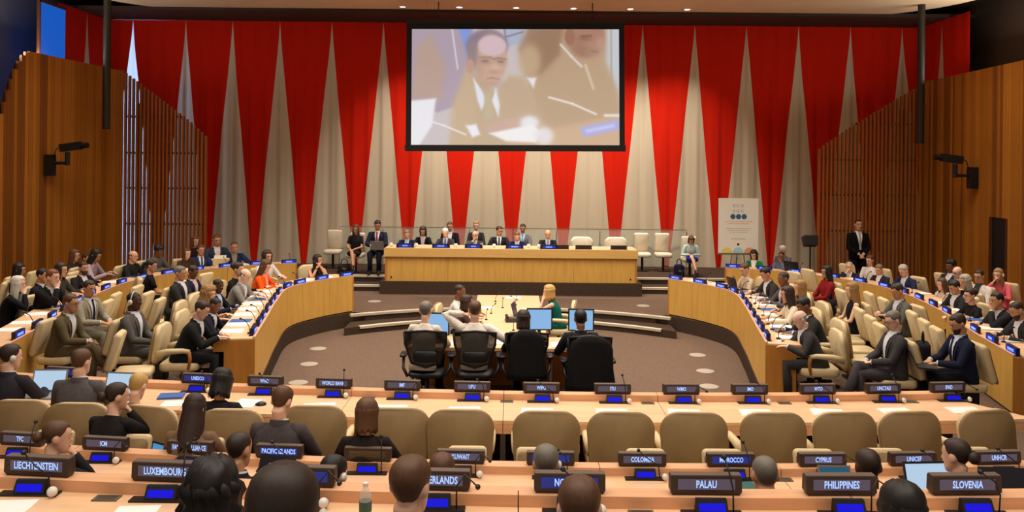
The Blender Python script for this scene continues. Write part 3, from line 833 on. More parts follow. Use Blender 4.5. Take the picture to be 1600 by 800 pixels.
# ================================================================== PEOPLE
V = Vector
HEADR = [(-0.118, 0.022, 0.088, 0.045), (-0.108, 0.036, 0.097, 0.020), (-0.088, 0.050, 0.099, -0.008), (-0.062, 0.060, 0.098, -0.040), (-0.03, 0.067, 0.097, -0.070),
         (0.0, 0.072, 0.097, -0.088), (0.03, 0.076, 0.099, -0.099), (0.06, 0.074, 0.096, -0.100), (0.088, 0.064, 0.080, -0.088), (0.108, 0.046, 0.052, -0.064), (0.119, 0.022, 0.020, -0.034)]
def skull(az, z):
    """x, y on the head surface at height z, azimuth az (0 = right, pi/2 = face)"""
    zs = [r[0] for r in HEADR]
    hw = np.interp(z, zs, [r[1] for r in HEADR]); yf = np.interp(z, zs, [r[2] for r in HEADR]); yb = np.interp(z, zs, [r[3] for r in HEADR])
    cy, ry = (yf + yb) / 2, (yf - yb) / 2
    return hw * math.cos(az), cy + ry * math.sin(az)
def ik(a, t, l1, l2, pole):
    d = t - a; L = d.length
    if L > (l1 + l2) * 0.995: t = a + d * ((l1 + l2) * 0.995 / L); d = t - a; L = d.length
    u = d.normalized()
    x = (l1 * l1 - l2 * l2 + L * L) / (2 * L)
    h = math.sqrt(max(0, l1 * l1 - x * x))
    p = pole - u * pole.dot(u); p.normalize()
    return a + u * x + p * h, t
POSES = {  # lean, right hand target, left hand target, legs, default head pitch
    'desk': (10, (0.15, 0.40, 0.79), (-0.15, 0.40, 0.79), 'sit', 6),
    'write': (22, (0.10, 0.48, 0.79), (-0.18, 0.44, 0.79), 'sit', 26),
    'read': (14, (0.10, 0.40, 0.80), (-0.10, 0.40, 0.80), 'sit', 24),
    'chin': (18, 'chin', (-0.10, 0.42, 0.79), 'sit', 4),
    'chinL': (18, (0.10, 0.42, 0.79), 'chinL', 'sit', 4),
    'clasp': (20, 'chin', 'chinL', 'sit', 0),
    'lap': (2, (0.07, 0.30, 0.64), (-0.07, 0.30, 0.64), 'sit', 14),
    'cross': (0, (0.06, 0.32, 0.66), (-0.05, 0.30, 0.66), 'cross', 14),
    'lean': (14, (0.05, 0.40, 0.66), (-0.06, 0.38, 0.64), 'cross', 6),
    'laptop': (6, (0.10, 0.36, 0.70), (-0.08, 0.36, 0.70), 'sit', 24),
    'reach': (16, (0.34, 0.50, 0.79), (-0.14, 0.42, 0.79), 'sit', 10),
    'reachL': (16, (0.14, 0.42, 0.79), (-0.34, 0.50, 0.79), 'sit', 10),
    'stretch': (4, (0.62, 0.16, 0.82), 'earL', 'sit', 0),
    'bow': (26, (0.06, 0.32, 0.68), (-0.06, 0.32, 0.68), 'cross', 42),
    'stand': (0, (0.05, 0.17, 0.92), (-0.05, 0.17, 0.92), 'stand', 0),
}
def skeleton(pose, sex):
    lean, rt, lt, legs, hp = POSES[pose]
    a = R(lean)
    up = 0.36 if legs == 'stand' else 0.0
    P = V((0, -0.03, 0.52 + up)); d = V((0, math.sin(a), math.cos(a))); f = V((0, math.cos(a), -math.sin(a)))
    N = P + d * 0.50
    a2 = a * 0.55 + R(6)
    H = N + V((0, math.sin(a2), math.cos(a2))) * 0.165
    sw = 0.178 if sex == 'm' else 0.158
    J = dict(P=P, d=d, f=f, N=N, H=H, hp=hp, legs=legs, a=a)
    for sd, tg, nm in ((1, rt, 'R'), (-1, lt, 'L')):
        S = P + d * 0.435 + V((sd * sw, 0, 0))
        pole = V((sd * 0.75, -0.35, -0.8))
        if tg in ('chin', 'chinL'): T = H + V((sd * 0.045, 0.115, -0.15)); pole = V((sd * 0.5, 0.6, -1.0))
        elif tg == 'earL': T = H + V((sd * 0.14, 0.0, -0.05)); pole = V((sd * 1.0, 0.1, -0.3))
        else: T = V(tg)
        E, W = ik(S, T, 0.285, 0.255, pole)
        J['S' + nm], J['E' + nm], J['W' + nm] = S, E, W
    for sd, nm in ((1, 'R'), (-1, 'L')):
        hip = P + V((sd * 0.085, 0.01, -0.02))
        if legs == 'stand':
            J['leg' + nm] = [hip, V((sd * 0.09, 0.0, 0.50)), V((sd * 0.10, -0.03, 0.09)), V((sd * 0.12, 0.13, 0.04))]
        elif legs == 'cross' and sd == 1:
            J['leg' + nm] = [hip, V((-0.01, 0.44, 0.60)), V((-0.10, 0.62, 0.24)), V((-0.11, 0.74, 0.17))]
        else:
            k = 0.12 if sd > 0 else (0.10 if legs == 'sit' else 0.06)
            J['leg' + nm] = [hip, V((sd * k, 0.42, 0.51)), V((sd * k, 0.40, 0.09)), V((sd * (k + 0.01), 0.55, 0.04))]
    return J
def head_matrix(J, hyaw, hpitch):
    return Matrix.Translation(J['H']) @ Matrix.Rotation(R(hyaw), 4, 'Z') @ Matrix.Rotation(-R(hpitch) - J['a'] * 0.25, 4, 'X')
def ringpts(c, ax, ay, rx, ry, n=14, pw=1.0):
    out = []
    for j in range(n):
        t = 2 * PI * j / n
        cx, sy = math.cos(t), math.sin(t)
        out.append(c + ax * (rx * math.copysign(abs(cx) ** pw, cx)) + ay * (ry * math.copysign(abs(sy) ** pw, sy)))
    return out
X_ = V((1, 0, 0))
def add_hand(b, W, fd, sd, curl=0.5):
    fd = fd.normalized()
    n_ = V((0, 0, 1)) - fd * fd.z
    if n_.length < 0.3: n_ = V((0, -1, 0)) - fd * (-fd.y)
    n_.normalize()
    lat = fd.cross(n_) ; lat.normalize()
    b.rings([ringpts(W + fd * s, lat, n_, w, h, 8) for s, w, h in ((-0.03, 0.024, 0.020), (0.0, 0.026, 0.019), (0.03, 0.038, 0.018), (0.07, 0.041, 0.016), (0.088, 0.037, 0.013))])
    for k, (o, L) in enumerate(((-0.030, 0.062), (-0.0105, 0.074), (0.0105, 0.070), (0.029, 0.056))):
        p0 = W + fd * 0.078 + lat * o
        d1 = (fd * 0.9 - n_ * 0.25 * curl + lat * o * 2.2).normalized(); d2 = (fd * 0.7 - n_ * 0.9 * curl + lat * o * 2).normalized()
        p1 = p0 + d1 * L * 0.55; p2 = p1 + d2 * L * 0.55
        b.tube([p0, p1, p2], [0.0105, 0.0100, 0.0085], 6)
    tsd = -sd
    p0 = W + fd * 0.025 + lat * (-tsd) * -0.028
    q = W + fd * 0.062 + lat * tsd * 0.060 - n_ * 0.012
    b.tube([W + fd * 0.02 + lat * tsd * 0.02, W + fd * 0.045 + lat * tsd * 0.046 - n_ * 0.005, q + fd * 0.012], [0.013, 0.0115, 0.0095], 6)
def hand_dir(J, nm):
    W, E = J['W' + nm], J['E' + nm]
    d = (W - E).normalized()
    if abs(W.z - 0.79) < 0.03: d = V((d.x * 0.6, max(d.y, 0.4), -0.06))
    if W.z < 0.75 and J['legs'] != 'stand': d = V((d.x, max(0.5, d.y), -0.25))
    return d
def body_bm(pose, sex, hyaw, hpitch):
    J = skeleton(pose, sex); b = MB()
    HM = head_matrix(J, hyaw, J['hp'] + hpitch)
    rs = []
    for z, hw, yf, yb in HEADR:
        c = V((0, (yf + yb) / 2, z)); ring = ringpts(c, X_, V((0, 1, 0)), hw, (yf - yb) / 2, 16)
        rs.append([HM @ p for p in ring])
    b.rings(rs)
    hb = MB()
    hb.rings([[(-0.007, 0.094, 0.028), (0.007, 0.094, 0.028), (0.006, 0.080, 0.028), (-0.006, 0.080, 0.028)],
              [(-0.010, 0.112, 0.0), (0.010, 0.112, 0.0), (0.012, 0.08, 0.0), (-0.012, 0.08, 0.0)],
              [(-0.016, 0.121, -0.022), (0.016, 0.121, -0.022), (0.02, 0.08, -0.022), (-0.02, 0.08, -0.022)],
              [(-0.012, 0.108, -0.034), (0.012, 0.108, -0.034), (0.016, 0.08, -0.034), (-0.016, 0.08, -0.034)]])
    for sx in (-1, 1):
        hb.ellip((sx * 0.078, -0.012, 0.0), (0.013, 0.022, 0.034), 8, 6)
    hb.ellip((0, 0.094, -0.064), (0.024, 0.012, 0.011), 8, 5)
    hb.ellip((0, 0.084, 0.036), (0.05, 0.018, 0.011), 8, 5)
    b.add([HM @ V(p) for p in hb.v], hb.f)
    nr_ = 0.056 if sex == 'm' else 0.047
    nb = HM @ V((0, -0.025, -0.06))
    b.tube([J['N'] - J['d'] * 0.06, J['N'], (J['N'] + nb) / 2, nb], [nr_ * 1.25, nr_ * 1.08, nr_, nr_], 12)
    k = 1.0 if sex == 'm' else 0.9
    for s in (0,):
        tor = [(-0.10, 0.12, 0.10), (-0.04, 0.155, 0.115), (0.08, 0.15, 0.105), (0.18, 0.14, 0.098), (0.30, 0.158, 0.108), (0.39, 0.165, 0.095), (0.44, 0.15, 0.078), (0.475, 0.10, 0.06), (0.50, 0.062, 0.055)]
        b.rings([ringpts(J['P'] + J['d'] * s_, X_, J['f'], w * k, h * k, 14) for s_, w, h in tor])
    for sd, nm in ((1, 'R'), (-1, 'L')):
        S, E, W = J['S' + nm], J['E' + nm], J['W' + nm]
        b.tube([S - X_ * sd * 0.03, S, (S + E) / 2, E, (E * 0.6 + W * 0.4), W], [0.045, 0.05 * k, 0.044 * k, 0.038 * k, 0.036 * k, 0.024 * k], 10)
        add_hand(b, W, hand_dir(J, nm), sd)
        h, kn, an, toe = J['leg' + nm]
        b.tube([h, h * 0.5 + kn * 0.5, kn, kn * 0.6 + an * 0.4, an], [0.085 * k, 0.076 * k, 0.056 * k, 0.050 * k, 0.034 * k], 10)
        b.tube([an - (toe - an).normalized() * 0.03, (an + toe) / 2, toe], [0.034, 0.036, 0.028], 8)
    return b
TORSO_M = [(-0.085, 0.185, 0.140), (0.0, 0.190, 0.146), (0.10, 0.180, 0.136), (0.20, 0.176, 0.128), (0.30, 0.190, 0.132), (0.37, 0.198, 0.126), (0.425, 0.192, 0.106), (0.465, 0.145, 0.086), (0.492, 0.098, 0.074), (0.512, 0.070, 0.068)]
TORSO_F = [(-0.085, 0.180, 0.138), (0.0, 0.178, 0.138), (0.10, 0.152, 0.116), (0.19, 0.146, 0.110), (0.28, 0.160, 0.130), (0.35, 0.168, 0.122), (0.42, 0.168, 0.094), (0.46, 0.125, 0.076), (0.488, 0.085, 0.066), (0.505, 0.060, 0.060)]
def top_mb(pose, sex, kind):
    J = skeleton(pose, sex); b = MB()
    T = TORSO_M if sex == 'm' else TORSO_F
    g = 1.0
    if kind in ('tee', 'sleeveless', 'shirt'): g = 0.955
    rs = []
    for i, (s, w, h) in enumerate(T):
        if kind == 'sleeveless' and i >= 7: w, h = w * 0.9, h * 0.95
        rs.append(ringpts(J['P'] + J['d'] * s, X_, J['f'], w * g, h * g, 20, 0.88))
    b.rings(rs)
    if kind != 'sleeveless':
        for sd, nm in ((1, 'R'), (-1, 'L')):
            S, E, W = J['S' + nm], J['E' + nm], J['W' + nm]
            m = 1.0 if sex == 'm' else 0.88
            m *= g
            if kind == 'tee':
                b.tube([S - X_ * sd * 0.07 + J['d'] * 0.005, S, S * 0.55 + E * 0.45, S * 0.3 + E * 0.7], [0.062 * m, 0.066 * m, 0.058 * m, 0.060 * m], 12)
            else:
                tip = E * 0.06 + W * 0.94
                b.tube([S - X_ * sd * 0.075 + J['d'] * 0.004, S + J['d'] * 0.002, S * 0.66 + E * 0.34, S * 0.3 + E * 0.7, E, E * 0.72 + W * 0.28, E * 0.35 + W * 0.65, tip],
                       [0.064 * m, 0.070 * m, 0.063 * m, 0.058 * m, 0.056 * m, 0.053 * m, 0.045 * m, 0.040 * m], 12)
    if kind == 'suit':        # lapels and back vent edge
        for sd in (-1, 1):
            pts = []
            for s, x in ((0.13, 0.020), (0.22, 0.044), (0.32, 0.070), (0.40, 0.090), (0.462, 0.084)):
                w = np.interp(s, [t[0] for t in T], [t[1] for t in T]); h = np.interp(s, [t[0] for t in T], [t[2] for t in T])
                y = h * math.sqrt(max(0.02, 1 - (x / w) ** 2)) * 1.02
                pts.append(J['P'] + J['d'] * s + J['f'] * (y + 0.002) + X_ * sd * x)
            b.tube(pts, [0.010, 0.016, 0.022, 0.024, 0.014], 6, flat=0.5)
        b.rings([ringpts(J['P'] + J['d'] * s - J['f'] * 0.006, X_, J['f'], w, h, 20)[9:] + ringpts(J['P'] + J['d'] * s - J['f'] * 0.006, X_, J['f'], w, h, 20)[:2] for s, w, h in ((0.478, 0.098, 0.078), (0.508, 0.081, 0.078), (0.526, 0.075, 0.074))], cap=False, closed=False)
    return b
def front_patch(pose, sex, w_top, s0, s1, lift, w_bot=0.0):
    J = skeleton(pose, sex); T = TORSO_M if sex == 'm' else TORSO_F
    ss = np.linspace(s0, s1, 7); b = MB(); vs = []; lift0 = lift
    for s in ss:
        lift = lift0 + 0.006 * max(0, (s - 0.36) / 0.15)
        hw = w_bot + (w_top - w_bot) * (s - s0) / (s1 - s0)
        w = np.interp(s, [t[0] for t in T], [t[1] for t in T]); h = np.interp(s, [t[0] for t in T], [t[2] for t in T])
        for j in range(5):
            x = hw * (j / 2 - 1)
            y = h * max(0.03, 1 - (abs(x) / w) ** 2.3) ** 0.5 + lift
            vs.append(J['P'] + J['d'] * s + J['f'] * y + X_ * x)
    fs = [(i * 5 + j, i * 5 + j + 1, (i + 1) * 5 + j + 1, (i + 1) * 5 + j) for i in range(6) for j in range(4)]
    b.add(vs, fs)
    return b, J
def shirt_mb(pose, sex):
    b, J = front_patch(pose, sex, 0.070, 0.15, 0.515, 0.011, 0.008)
    b.rings([ringpts(J['P'] + J['d'] * s + J['f'] * 0.006, X_, J['f'], r, r, 14) for s, r in ((0.478, 0.088), (0.52, 0.070), (0.536, 0.064))], cap=False)
    return b
def cuff_mb(pose, sex, nm):
    J = skeleton(pose, sex); b = MB(); E, W = J['E' + nm], J['W' + nm]
    b.tube([E * 0.12 + W * 0.88, E * 0.0 + W * 1.0], [0.036, 0.035], 10)
    return b
def tie_mb(pose, sex):
    b, J = front_patch(pose, sex, 0.015, 0.13, 0.505, 0.019, 0.026)
    b.ellip(J['P'] + J['d'] * 0.50 + J['f'] * 0.092, (0.02, 0.016, 0.02), 8, 5)
    return b
def bottom_mb(pose, sex, kind):
    J = skeleton(pose, sex); b = MB(); k = 1.0 if sex == 'm' else 0.92
    b.rings([ringpts(J['P'] + J['d'] * s, X_, J['f'], w * k, h * k, 16) for s, w, h in ((-0.115, 0.13, 0.10), (-0.09, 0.17, 0.13), (-0.02, 0.178, 0.135), (0.06, 0.170, 0.126))])
    if kind == 'trousers':
        for sd, nm in ((1, 'R'), (-1, 'L')):
            h, kn, an, toe = J['leg' + nm]
            b.tube([h, h * 0.5 + kn * 0.5, kn + V((0, 0.01, 0)), kn * 0.55 + an * 0.45, an + V((0, 0, 0.0))], [0.102 * k, 0.092 * k, 0.076 * k, 0.064 * k, 0.058 * k], 12)
    else:
        hm = (J['legR'][0] + J['legL'][0]) / 2; km = (J['legR'][1] + J['legL'][1]) / 2
        rs = []
        for t, w, h in ((0.0, 0.185, 0.11), (0.35, 0.185, 0.105), (0.7, 0.175, 0.095), (0.95, 0.165, 0.09)):
            rs.append(ringpts(hm * (1 - t) + km * t, X_, V((0, 0, 1)), w, h, 16))
        b.rings(rs)
    return b
def shoes_mb(pose, sex):
    J = skeleton(pose, sex); b = MB()
    for nm in 'RL':
        h, kn, an, toe = J['leg' + nm]
        d = (toe - an).normalized()
        b.tube([an - d * 0.055 - V((0, 0, 0.02)), an - V((0, 0, 0.01)), (an + toe) / 2, toe, toe + d * 0.05], [0.034, 0.046, 0.046, 0.040, 0.018], 10)
    return b
def hair_mb(style):
    b = MB(); n = 36; nr_ = 13
    full = dict(short=(0.082, 0.006, -0.066, 0.013), crop=(0.086, 0.022, -0.060, 0.0045), side=(0.078, 0.0, -0.070, 0.019), bald=(0.0, 0.012, -0.062, 0.008), long=(0.080, -0.02, -0.08, 0.019),
                bob=(0.078, -0.02, -0.08, 0.024), bun=(0.082, 0.012, -0.058, 0.010), pony=(0.082, 0.008, -0.060, 0.011), curly=(0.074, -0.04, -0.09, 0.044), afro=(0.076, 0.0, -0.070, 0.028), updo=(0.078, 0.0, -0.056, 0.020))
    zf, zs, zb, th = full[style]
    rg = random.Random(sum(map(ord, style)))
    ph = [rg.uniform(0, 6.28) for _ in range(8)]
    rough = 0.34 if style in ('curly', 'afro') else 0.16
    def lump(az, t):
        return (math.sin(az * 7 + ph[0] + 3 * t) * 0.4 + math.sin(az * 13 + ph[1] - 5 * t) * 0.3 + math.sin(az * 19 + ph[2] + 9 * t) * 0.3 + math.sin(az * 5 + t * 14 + ph[3]) * 0.35)
    rows = []
    for i in range(nr_):
        t = i / (nr_ - 1)
        ring = []
        for j in range(n):
            az = 2 * PI * j / n
            sn = math.sin(az); cs = math.cos(az)
            if sn > 0.0:
                f = min(1, sn / 0.62) ** 1.6
                low = zs + (zf - zs) * f + 0.006 * math.sin(az * 11 + ph[4]) * f
            else: low = zs + (zb - zs) * (-sn) ** 0.8
            hi = 0.119
            if style == 'bald':
                hi = 0.046 if sn < 0.25 else low + 0.004
                if sn >= 0.25: low = hi - 0.004
                z = hi + (low - hi) * t
            else:
                z = hi + (low - hi) * (1 - math.cos(t * PI / 2))
            x, y = skull(az, min(z, 0.1188))
            rim = 1 - max(0.0, (t - 0.72) / 0.28) ** 1.5
            e = th * (0.75 + 0.25 * math.sin(min(1, t + 0.2) * PI)) * (1 + rough * lump(az, t))
            if style == 'side': e *= 1 + 0.35 * cs * (1 - t)
            e = e * rim - 0.003 * (1 - rim)
            if style == 'bald' and (t < 0.01 or sn >= 0.25): e = -0.003
            d = V((x, y + 0.002, z * 0.9 if z > 0 else z * 0.2)); d.normalize()
            ring.append(V((x, y, z)) + d * e)
        rows.append(ring)
    b.rings(rows, cap=False)
    if style != 'bald':
        b.add([*rows[0]], [tuple(range(n - 1, -1, -1))])
    if style in ('long', 'curly', 'bob'):
        zl = {'long': -0.34, 'curly': -0.25, 'bob': -0.125}[style]
        m = 27; rs = []
        for i in range(11):
            t = i / 10; z = 0.075 + (zl - 0.075) * t
            ring = []
            for j in range(m):
                a = R(-212 + 244 * j / (m - 1))
                zz = max(z, -0.01)
                x, y = skull(a, zz)
                k = th * (1.04 if i else 0.4)
                fall = max(0.0, -0.01 - z)
                l = V((x, y + 0.01, 0)).normalized()
                wob = 1 + rough * 0.9 * math.sin(j * 2.1 + ph[5]) + rough * 0.8 * math.sin(j * 3.7 + i * (0.4 if style != 'curly' else 1.9) + ph[6])
                p = V((x, y, z)) + l * k * wob
                if style == 'long': p.x *= 1 + 1.3 * min(fall, 0.12) - 0.3 * max(0, fall - 0.12); p.y += 0.10 * fall * (1 if p.y < 0 else -0.3)
                if style == 'curly': p.x *= 1 + 1.2 * min(fall, 0.12); p.y *= 1 + 0.5 * fall
                if i == 10: p.z += 0.018 * math.sin(j * 1.9 + ph[7]) + 0.012 * math.sin(j * 4.3)
                ring.append(p)
            for j in range(m - 1, -1, -1):
                q = ring[j]; ring.append(V((q.x * 0.74, q.y * 0.72 - 0.004, q.z + 0.006)))
            rs.append(ring)
        b.rings(rs)
    if style == 'bun': b.ellip((0, -0.128, 0.005), (0.044, 0.040, 0.044), 12, 8)
    if style == 'updo': b.ellip((0, -0.100, 0.055), (0.066, 0.055, 0.062), 12, 8)
    if style == 'pony': b.tube([(0, -0.095, 0.045), (0, -0.13, 0.035), (0, -0.148, -0.03), (0.006, -0.146, -0.12), (0.01, -0.13, -0.21)], [0.022, 0.032, 0.036, 0.030, 0.010], 12)
    return b
HAIRM = {}
def hair_mesh(style):
    if style not in HAIRM:
        HAIRM[style] = hair_mb(style).mesh('hair', True, [M_black])
    return HAIRM[style]
b = MB(); b.ellip((0, 0.0885, 0.013), (0.0145, 0.0085, 0.0065), 8, 5, 0); b.ellip((0, 0.0945, 0.013), (0.0068, 0.0045, 0.0062), 8, 5, 1)
ME_eye = b.mesh('eye', True, [mat('eye_white', (206, 196, 186), 0.3), mat('eye_dark', (30, 20, 16), 0.5)])
b = MB(); b.tube([(-0.017, 0.098, 0.034), (0.001, 0.0985, 0.039), (0.019, 0.090, 0.033)], [0.0035, 0.0045, 0.002], 6)
ME_brow = b.mesh('eyebrow', True, [M_black])
b = MB(); b.tube([(-0.024, 0.0975, -0.064), (0, 0.1065, -0.062), (0.024, 0.0975, -0.064)], [0.003, 0.0052, 0.003], 6)
ME_mouth = b.mesh('mouth', True, [mat('lip', (150, 74, 66), 0.5)])
b = MB()
for sx in (-1, 1):
    pts = [(sx * 0.032 + 0.024 * math.cos(k * PI / 5), 0.106, 0.012 + 0.017 * math.sin(k * PI / 5)) for k in range(11)]
    b.tube(pts, 0.0022, 5); b.tube([(sx * 0.055, 0.104, 0.014), (sx * 0.082, 0.02, 0.012), (sx * 0.082, -0.02, 0.004)], 0.002, 5)
b.tube([(-0.008, 0.107, 0.014), (0.008, 0.107, 0.014)], 0.002, 5)
ME_glasses = b.mesh('glasses', True, [M_black])
b = MB()
b.lathe((0, 0, 0), [(0.004, 0), (0.026, 0.003), (0.030, 0.012), (0.020, 0.022), (0.003, 0.025)], 12)
ME_earp = b.mesh('earpiece', True, [M_white])
b = MB()
b.tube([(0.088 * math.cos(k * PI / 8), -0.005, 0.01 + 0.132 * math.sin(k * PI / 8)) for k in range(9)], 0.007, 6)
for sx in (-1, 1): b.ellip((sx * 0.092, -0.005, 0.0), (0.02, 0.032, 0.038), 10, 6)
ME_hphone = b.mesh('headphones', True, [M_white])
b = MB(); b.rings([ringpts(V((0, -0.004, z)), X_, V((0, 1, 0)), w, h, 16) for z, w, h in ((-0.07, 0.052, 0.06), (-0.075, 0.057, 0.055), (-0.10, 0.052, 0.05))], cap=False); 
def beard_mesh():
    b = MB(); rs = []
    for z, e in ((-0.035, 0.0), (-0.05, 0.006), (-0.075, 0.009), (-0.10, 0.010), (-0.118, 0.008), (-0.128, 0.0)):
        ring = []
        for j in range(13):
            az = R(5 + 170 * j / 12); x, y = skull(az, max(z, -0.117)); l = V((x, y, 0)).normalized()
            ring.append(V((x, y, z)) + l * e)
        rs.append(ring)
    b.rings(rs, cap=False, closed=False)
    return b.mesh('beard', True, [M_black])
ME_beard = beard_mesh()

SKIN = {k: mat('skin_' + k, v, 0.5, spec=0.3) for k, v in dict(light=(230, 182, 154), pale=(234, 190, 168), mid=(216, 164, 132), tan=(200, 146, 112), brown=(130, 86, 62), dark=(86, 54, 40)).items()}
HAIRC = {k: mat('hair_' + k, v, 0.55, var=0.25, scale=60, stretch=(4, 4, 0.6)) for k, v in dict(black=(26, 21, 19), dark=(50, 35, 27), brown=(88, 58, 36), auburn=(116, 66, 38), blond=(196, 156, 92), sandy=(150, 112, 66), grey=(112, 104, 94), silver=(170, 160, 148), white=(214, 208, 198)).items()}
CLO = {}
def clo(rgb):
    if rgb not in CLO: CLO[rgb] = mat('fabric_%d_%d_%d' % rgb, rgb, 0.85, spec=0.15, var=0.12, scale=30, bump=0.35, bscale=9)
    return CLO[rgb]
BODY = {}; PENDING = []; CLOTHM = {}
def body_mesh(key):
    if key not in BODY:
        me = body_bm(*key).mesh('body_src', True)
        o = bpy.data.objects.new('body_src', me); COL.objects.link(o)
        md = o.modifiers.new('r', 'REMESH'); md.mode = 'VOXEL'; md.voxel_size = 0.0105; md.use_smooth_shade = True
        sm = o.modifiers.new('s', 'SMOOTH'); sm.factor = 0.5; sm.iterations = 2
        BODY[key] = o
    return BODY[key]
def cmesh(kind, fn, *a):
    k = (kind,) + a
    if k not in CLOTHM: CLOTHM[k] = fn(*a).mesh(kind, True, [M_black])
    return CLOTHM[k]
NP = [0]
def person(label, hx, hy, yaw, pose='desk', fl=0.0, Z=None, sex='m', skin='light', hair=('short', 'dark'), top='suit', col=(34, 34, 42), shirt=(214, 214, 220), tie=None, bot='trousers', bcol=None,
           hyaw=0, hpitch=0, ear=0, glasses=False, phones=False, beard=None, chair=None, clabel=None, group=None, sc=None, rim=None, dist=0.66):
    J = skeleton(pose, sex)
    HH = J['H']
    u, v = uv(hx, hy)
    k = 1.0 if sex == 'm' else 0.96
    if sc: k = sc
    if rim is not None:
        best = None
        for zt in np.arange(9.5, 21.0, 0.05):
            kk = max(0.84, min(1.12, (CAMZ - v * zt / FPX - fl) / HH.z))
            o2 = Matrix.Rotation(R(yaw), 3, 'Z') @ V((HH.x, HH.y, 0)) * kk
            q = np.array((u * zt / FPX - o2.x, zt - o2.y))
            dd = np.linalg.norm(rim[0] - q, axis=1); ii = dd.argmin()
            sd_ = float((q - rim[0][ii]) @ rim[1][ii])
            e_ = 3 * max(0, dist - sd_) + max(0, sd_ - dist - 0.32) + 0.9 * abs(kk - 1.0)
            if Z is not None: e_ += 0.03 * abs(zt - Z)
            if best is None or e_ < best[0]: best = (e_, zt, sd_, kk)
        if best[2] < dist - 0.06 or best[3] < 0.86: print('RIM', label, [round(float(x_), 2) for x_ in best])
        Z = best[1]
    if Z is None:
        Z = (CAMZ - fl - HH.z * k) * FPX / v
    else:
        k = max(0.84, min(1.12, (CAMZ - v * Z / FPX - fl) / HH.z))
    hp = V((u * Z / FPX, Z, 0))
    rz = R(yaw)
    off = Matrix.Rotation(rz, 3, 'Z') @ V((HH.x, HH.y, 0)) * k
    root = hp - off
    p = thing('person', label, 'person', (root.x, root.y, fl), rz, group, k)
    bk = (pose, sex, hyaw, hpitch)
    PENDING.append((bk, p, SKIN[skin])); body_mesh(bk)
    HM = head_matrix(J, hyaw, J['hp'] + hpitch)
    def hang(name, me, m=None, loc=None, rot=None, scale=None):
        o = link(name, me, p)
        o.matrix_local = HM if loc is None else HM @ Matrix.Translation(loc) @ (rot if rot is not None else Matrix.Identity(4))
        if m: setmat(o, m)
        return o
    if hair: hang('hair', hair_mesh(hair[0]), HAIRC[hair[1]])
    seen = abs(((yaw + hyaw + 180) % 360) - 180) > 48
    if seen:
        for sx in (-1, 1):
            hang('eye', ME_eye, None, (sx * 0.031, 0, 0)); hang('eyebrow', ME_brow, HAIRC[hair[1] if hair[1] not in ('white', 'silver', 'blond') else 'sandy'], (sx * 0.031, 0, 0), Matrix.Scale(sx, 4, (1, 0, 0)))
        hang('mouth', ME_mouth)
    if beard: hang('beard', ME_beard, HAIRC[beard])
    if glasses: hang('glasses', ME_glasses)
    if phones: hang('headphones', ME_hphone)
    if ear: hang('earpiece', ME_earp, None, (0.078 * ear, -0.012, 0.0), Matrix.Rotation(R(90 * ear), 4, 'Y'))
    nm = {'suit': 'jacket', 'shirt': 'shirt', 'blouse': 'blouse', 'tee': 'top', 'sleeveless': 'dress_top', 'jacket': 'jacket'}[top]
    setmat(link(nm, cmesh('top', top_mb, pose, sex, 'suit' if top == 'suit' else top), p), clo(col))
    if top in ('suit', 'jacket') and shirt:
        setmat(link('shirt', cmesh('shirt', shirt_mb, pose, sex), p), clo(shirt))
        if top == 'suit':
            for nm_ in 'RL': setmat(link('cuff', cmesh('cuff', cuff_mb, pose, sex, nm_), p), clo(shirt))
        if tie: setmat(link('necktie', cmesh('tie', tie_mb, pose, sex), p), clo(tie))
    setmat(link(bot, cmesh('bottom', bottom_mb, pose, sex, bot), p), clo(bcol or col))
    setmat(link('shoes', cmesh('shoes', shoes_mb, pose, sex), p), M_black)
    NP[0] += 1
    fwd = Matrix.Rotation(rz, 3, 'Z') @ V((0, 1, 0))
    c = root - fwd * 0.02
    if chair == 'arm': armchair(clabel or 'cream armchair under ' + label, (c.x, c.y, fl), rz, 'occupied armchairs', 0.98)
    elif chair == 'slab': slab_chair(clabel or 'cream narrow chair under ' + label, (c.x, c.y, fl), rz, 'occupied narrow chairs')
    elif chair == 'white': slab_chair(clabel or 'white chair under ' + label, (c.x, c.y, fl), rz, 'white dais chairs', white=True, scale=1.06)
    return p
def finish_people():
    bpy.context.view_layer.update()
    dg = bpy.context.evaluated_depsgraph_get()
    out = {}
    for k, o in BODY.items():
        me = bpy.data.meshes.new_from_object(o.evaluated_get(dg)); me.name = 'body'
        me.materials.clear(); me.materials.append(M_black)
        me.polygons.foreach_set('use_smooth', [True] * len(me.polygons))
        out[k] = me
    for o in list(BODY.values()):
        bpy.data.objects.remove(o)
    for k, p, m in PENDING:
        setmat(link('body', out[k], p), m)
BLK, CHA, NAV, GRY, OLV, BLU = (22, 21, 24), (46, 44, 46), (28, 32, 54), (98, 94, 90), (92, 80, 56), (40, 52, 84)
LB = 'armchairs'
def P(who, *a, **k):
    ch = k.get('chair')
    if ch: k['clabel'] = {'arm': 'cream armchair under the ', 'slab': 'cream narrow chair under the ', 'white': 'white chair under the '}[ch] + who
    return person(who, *a, **k)
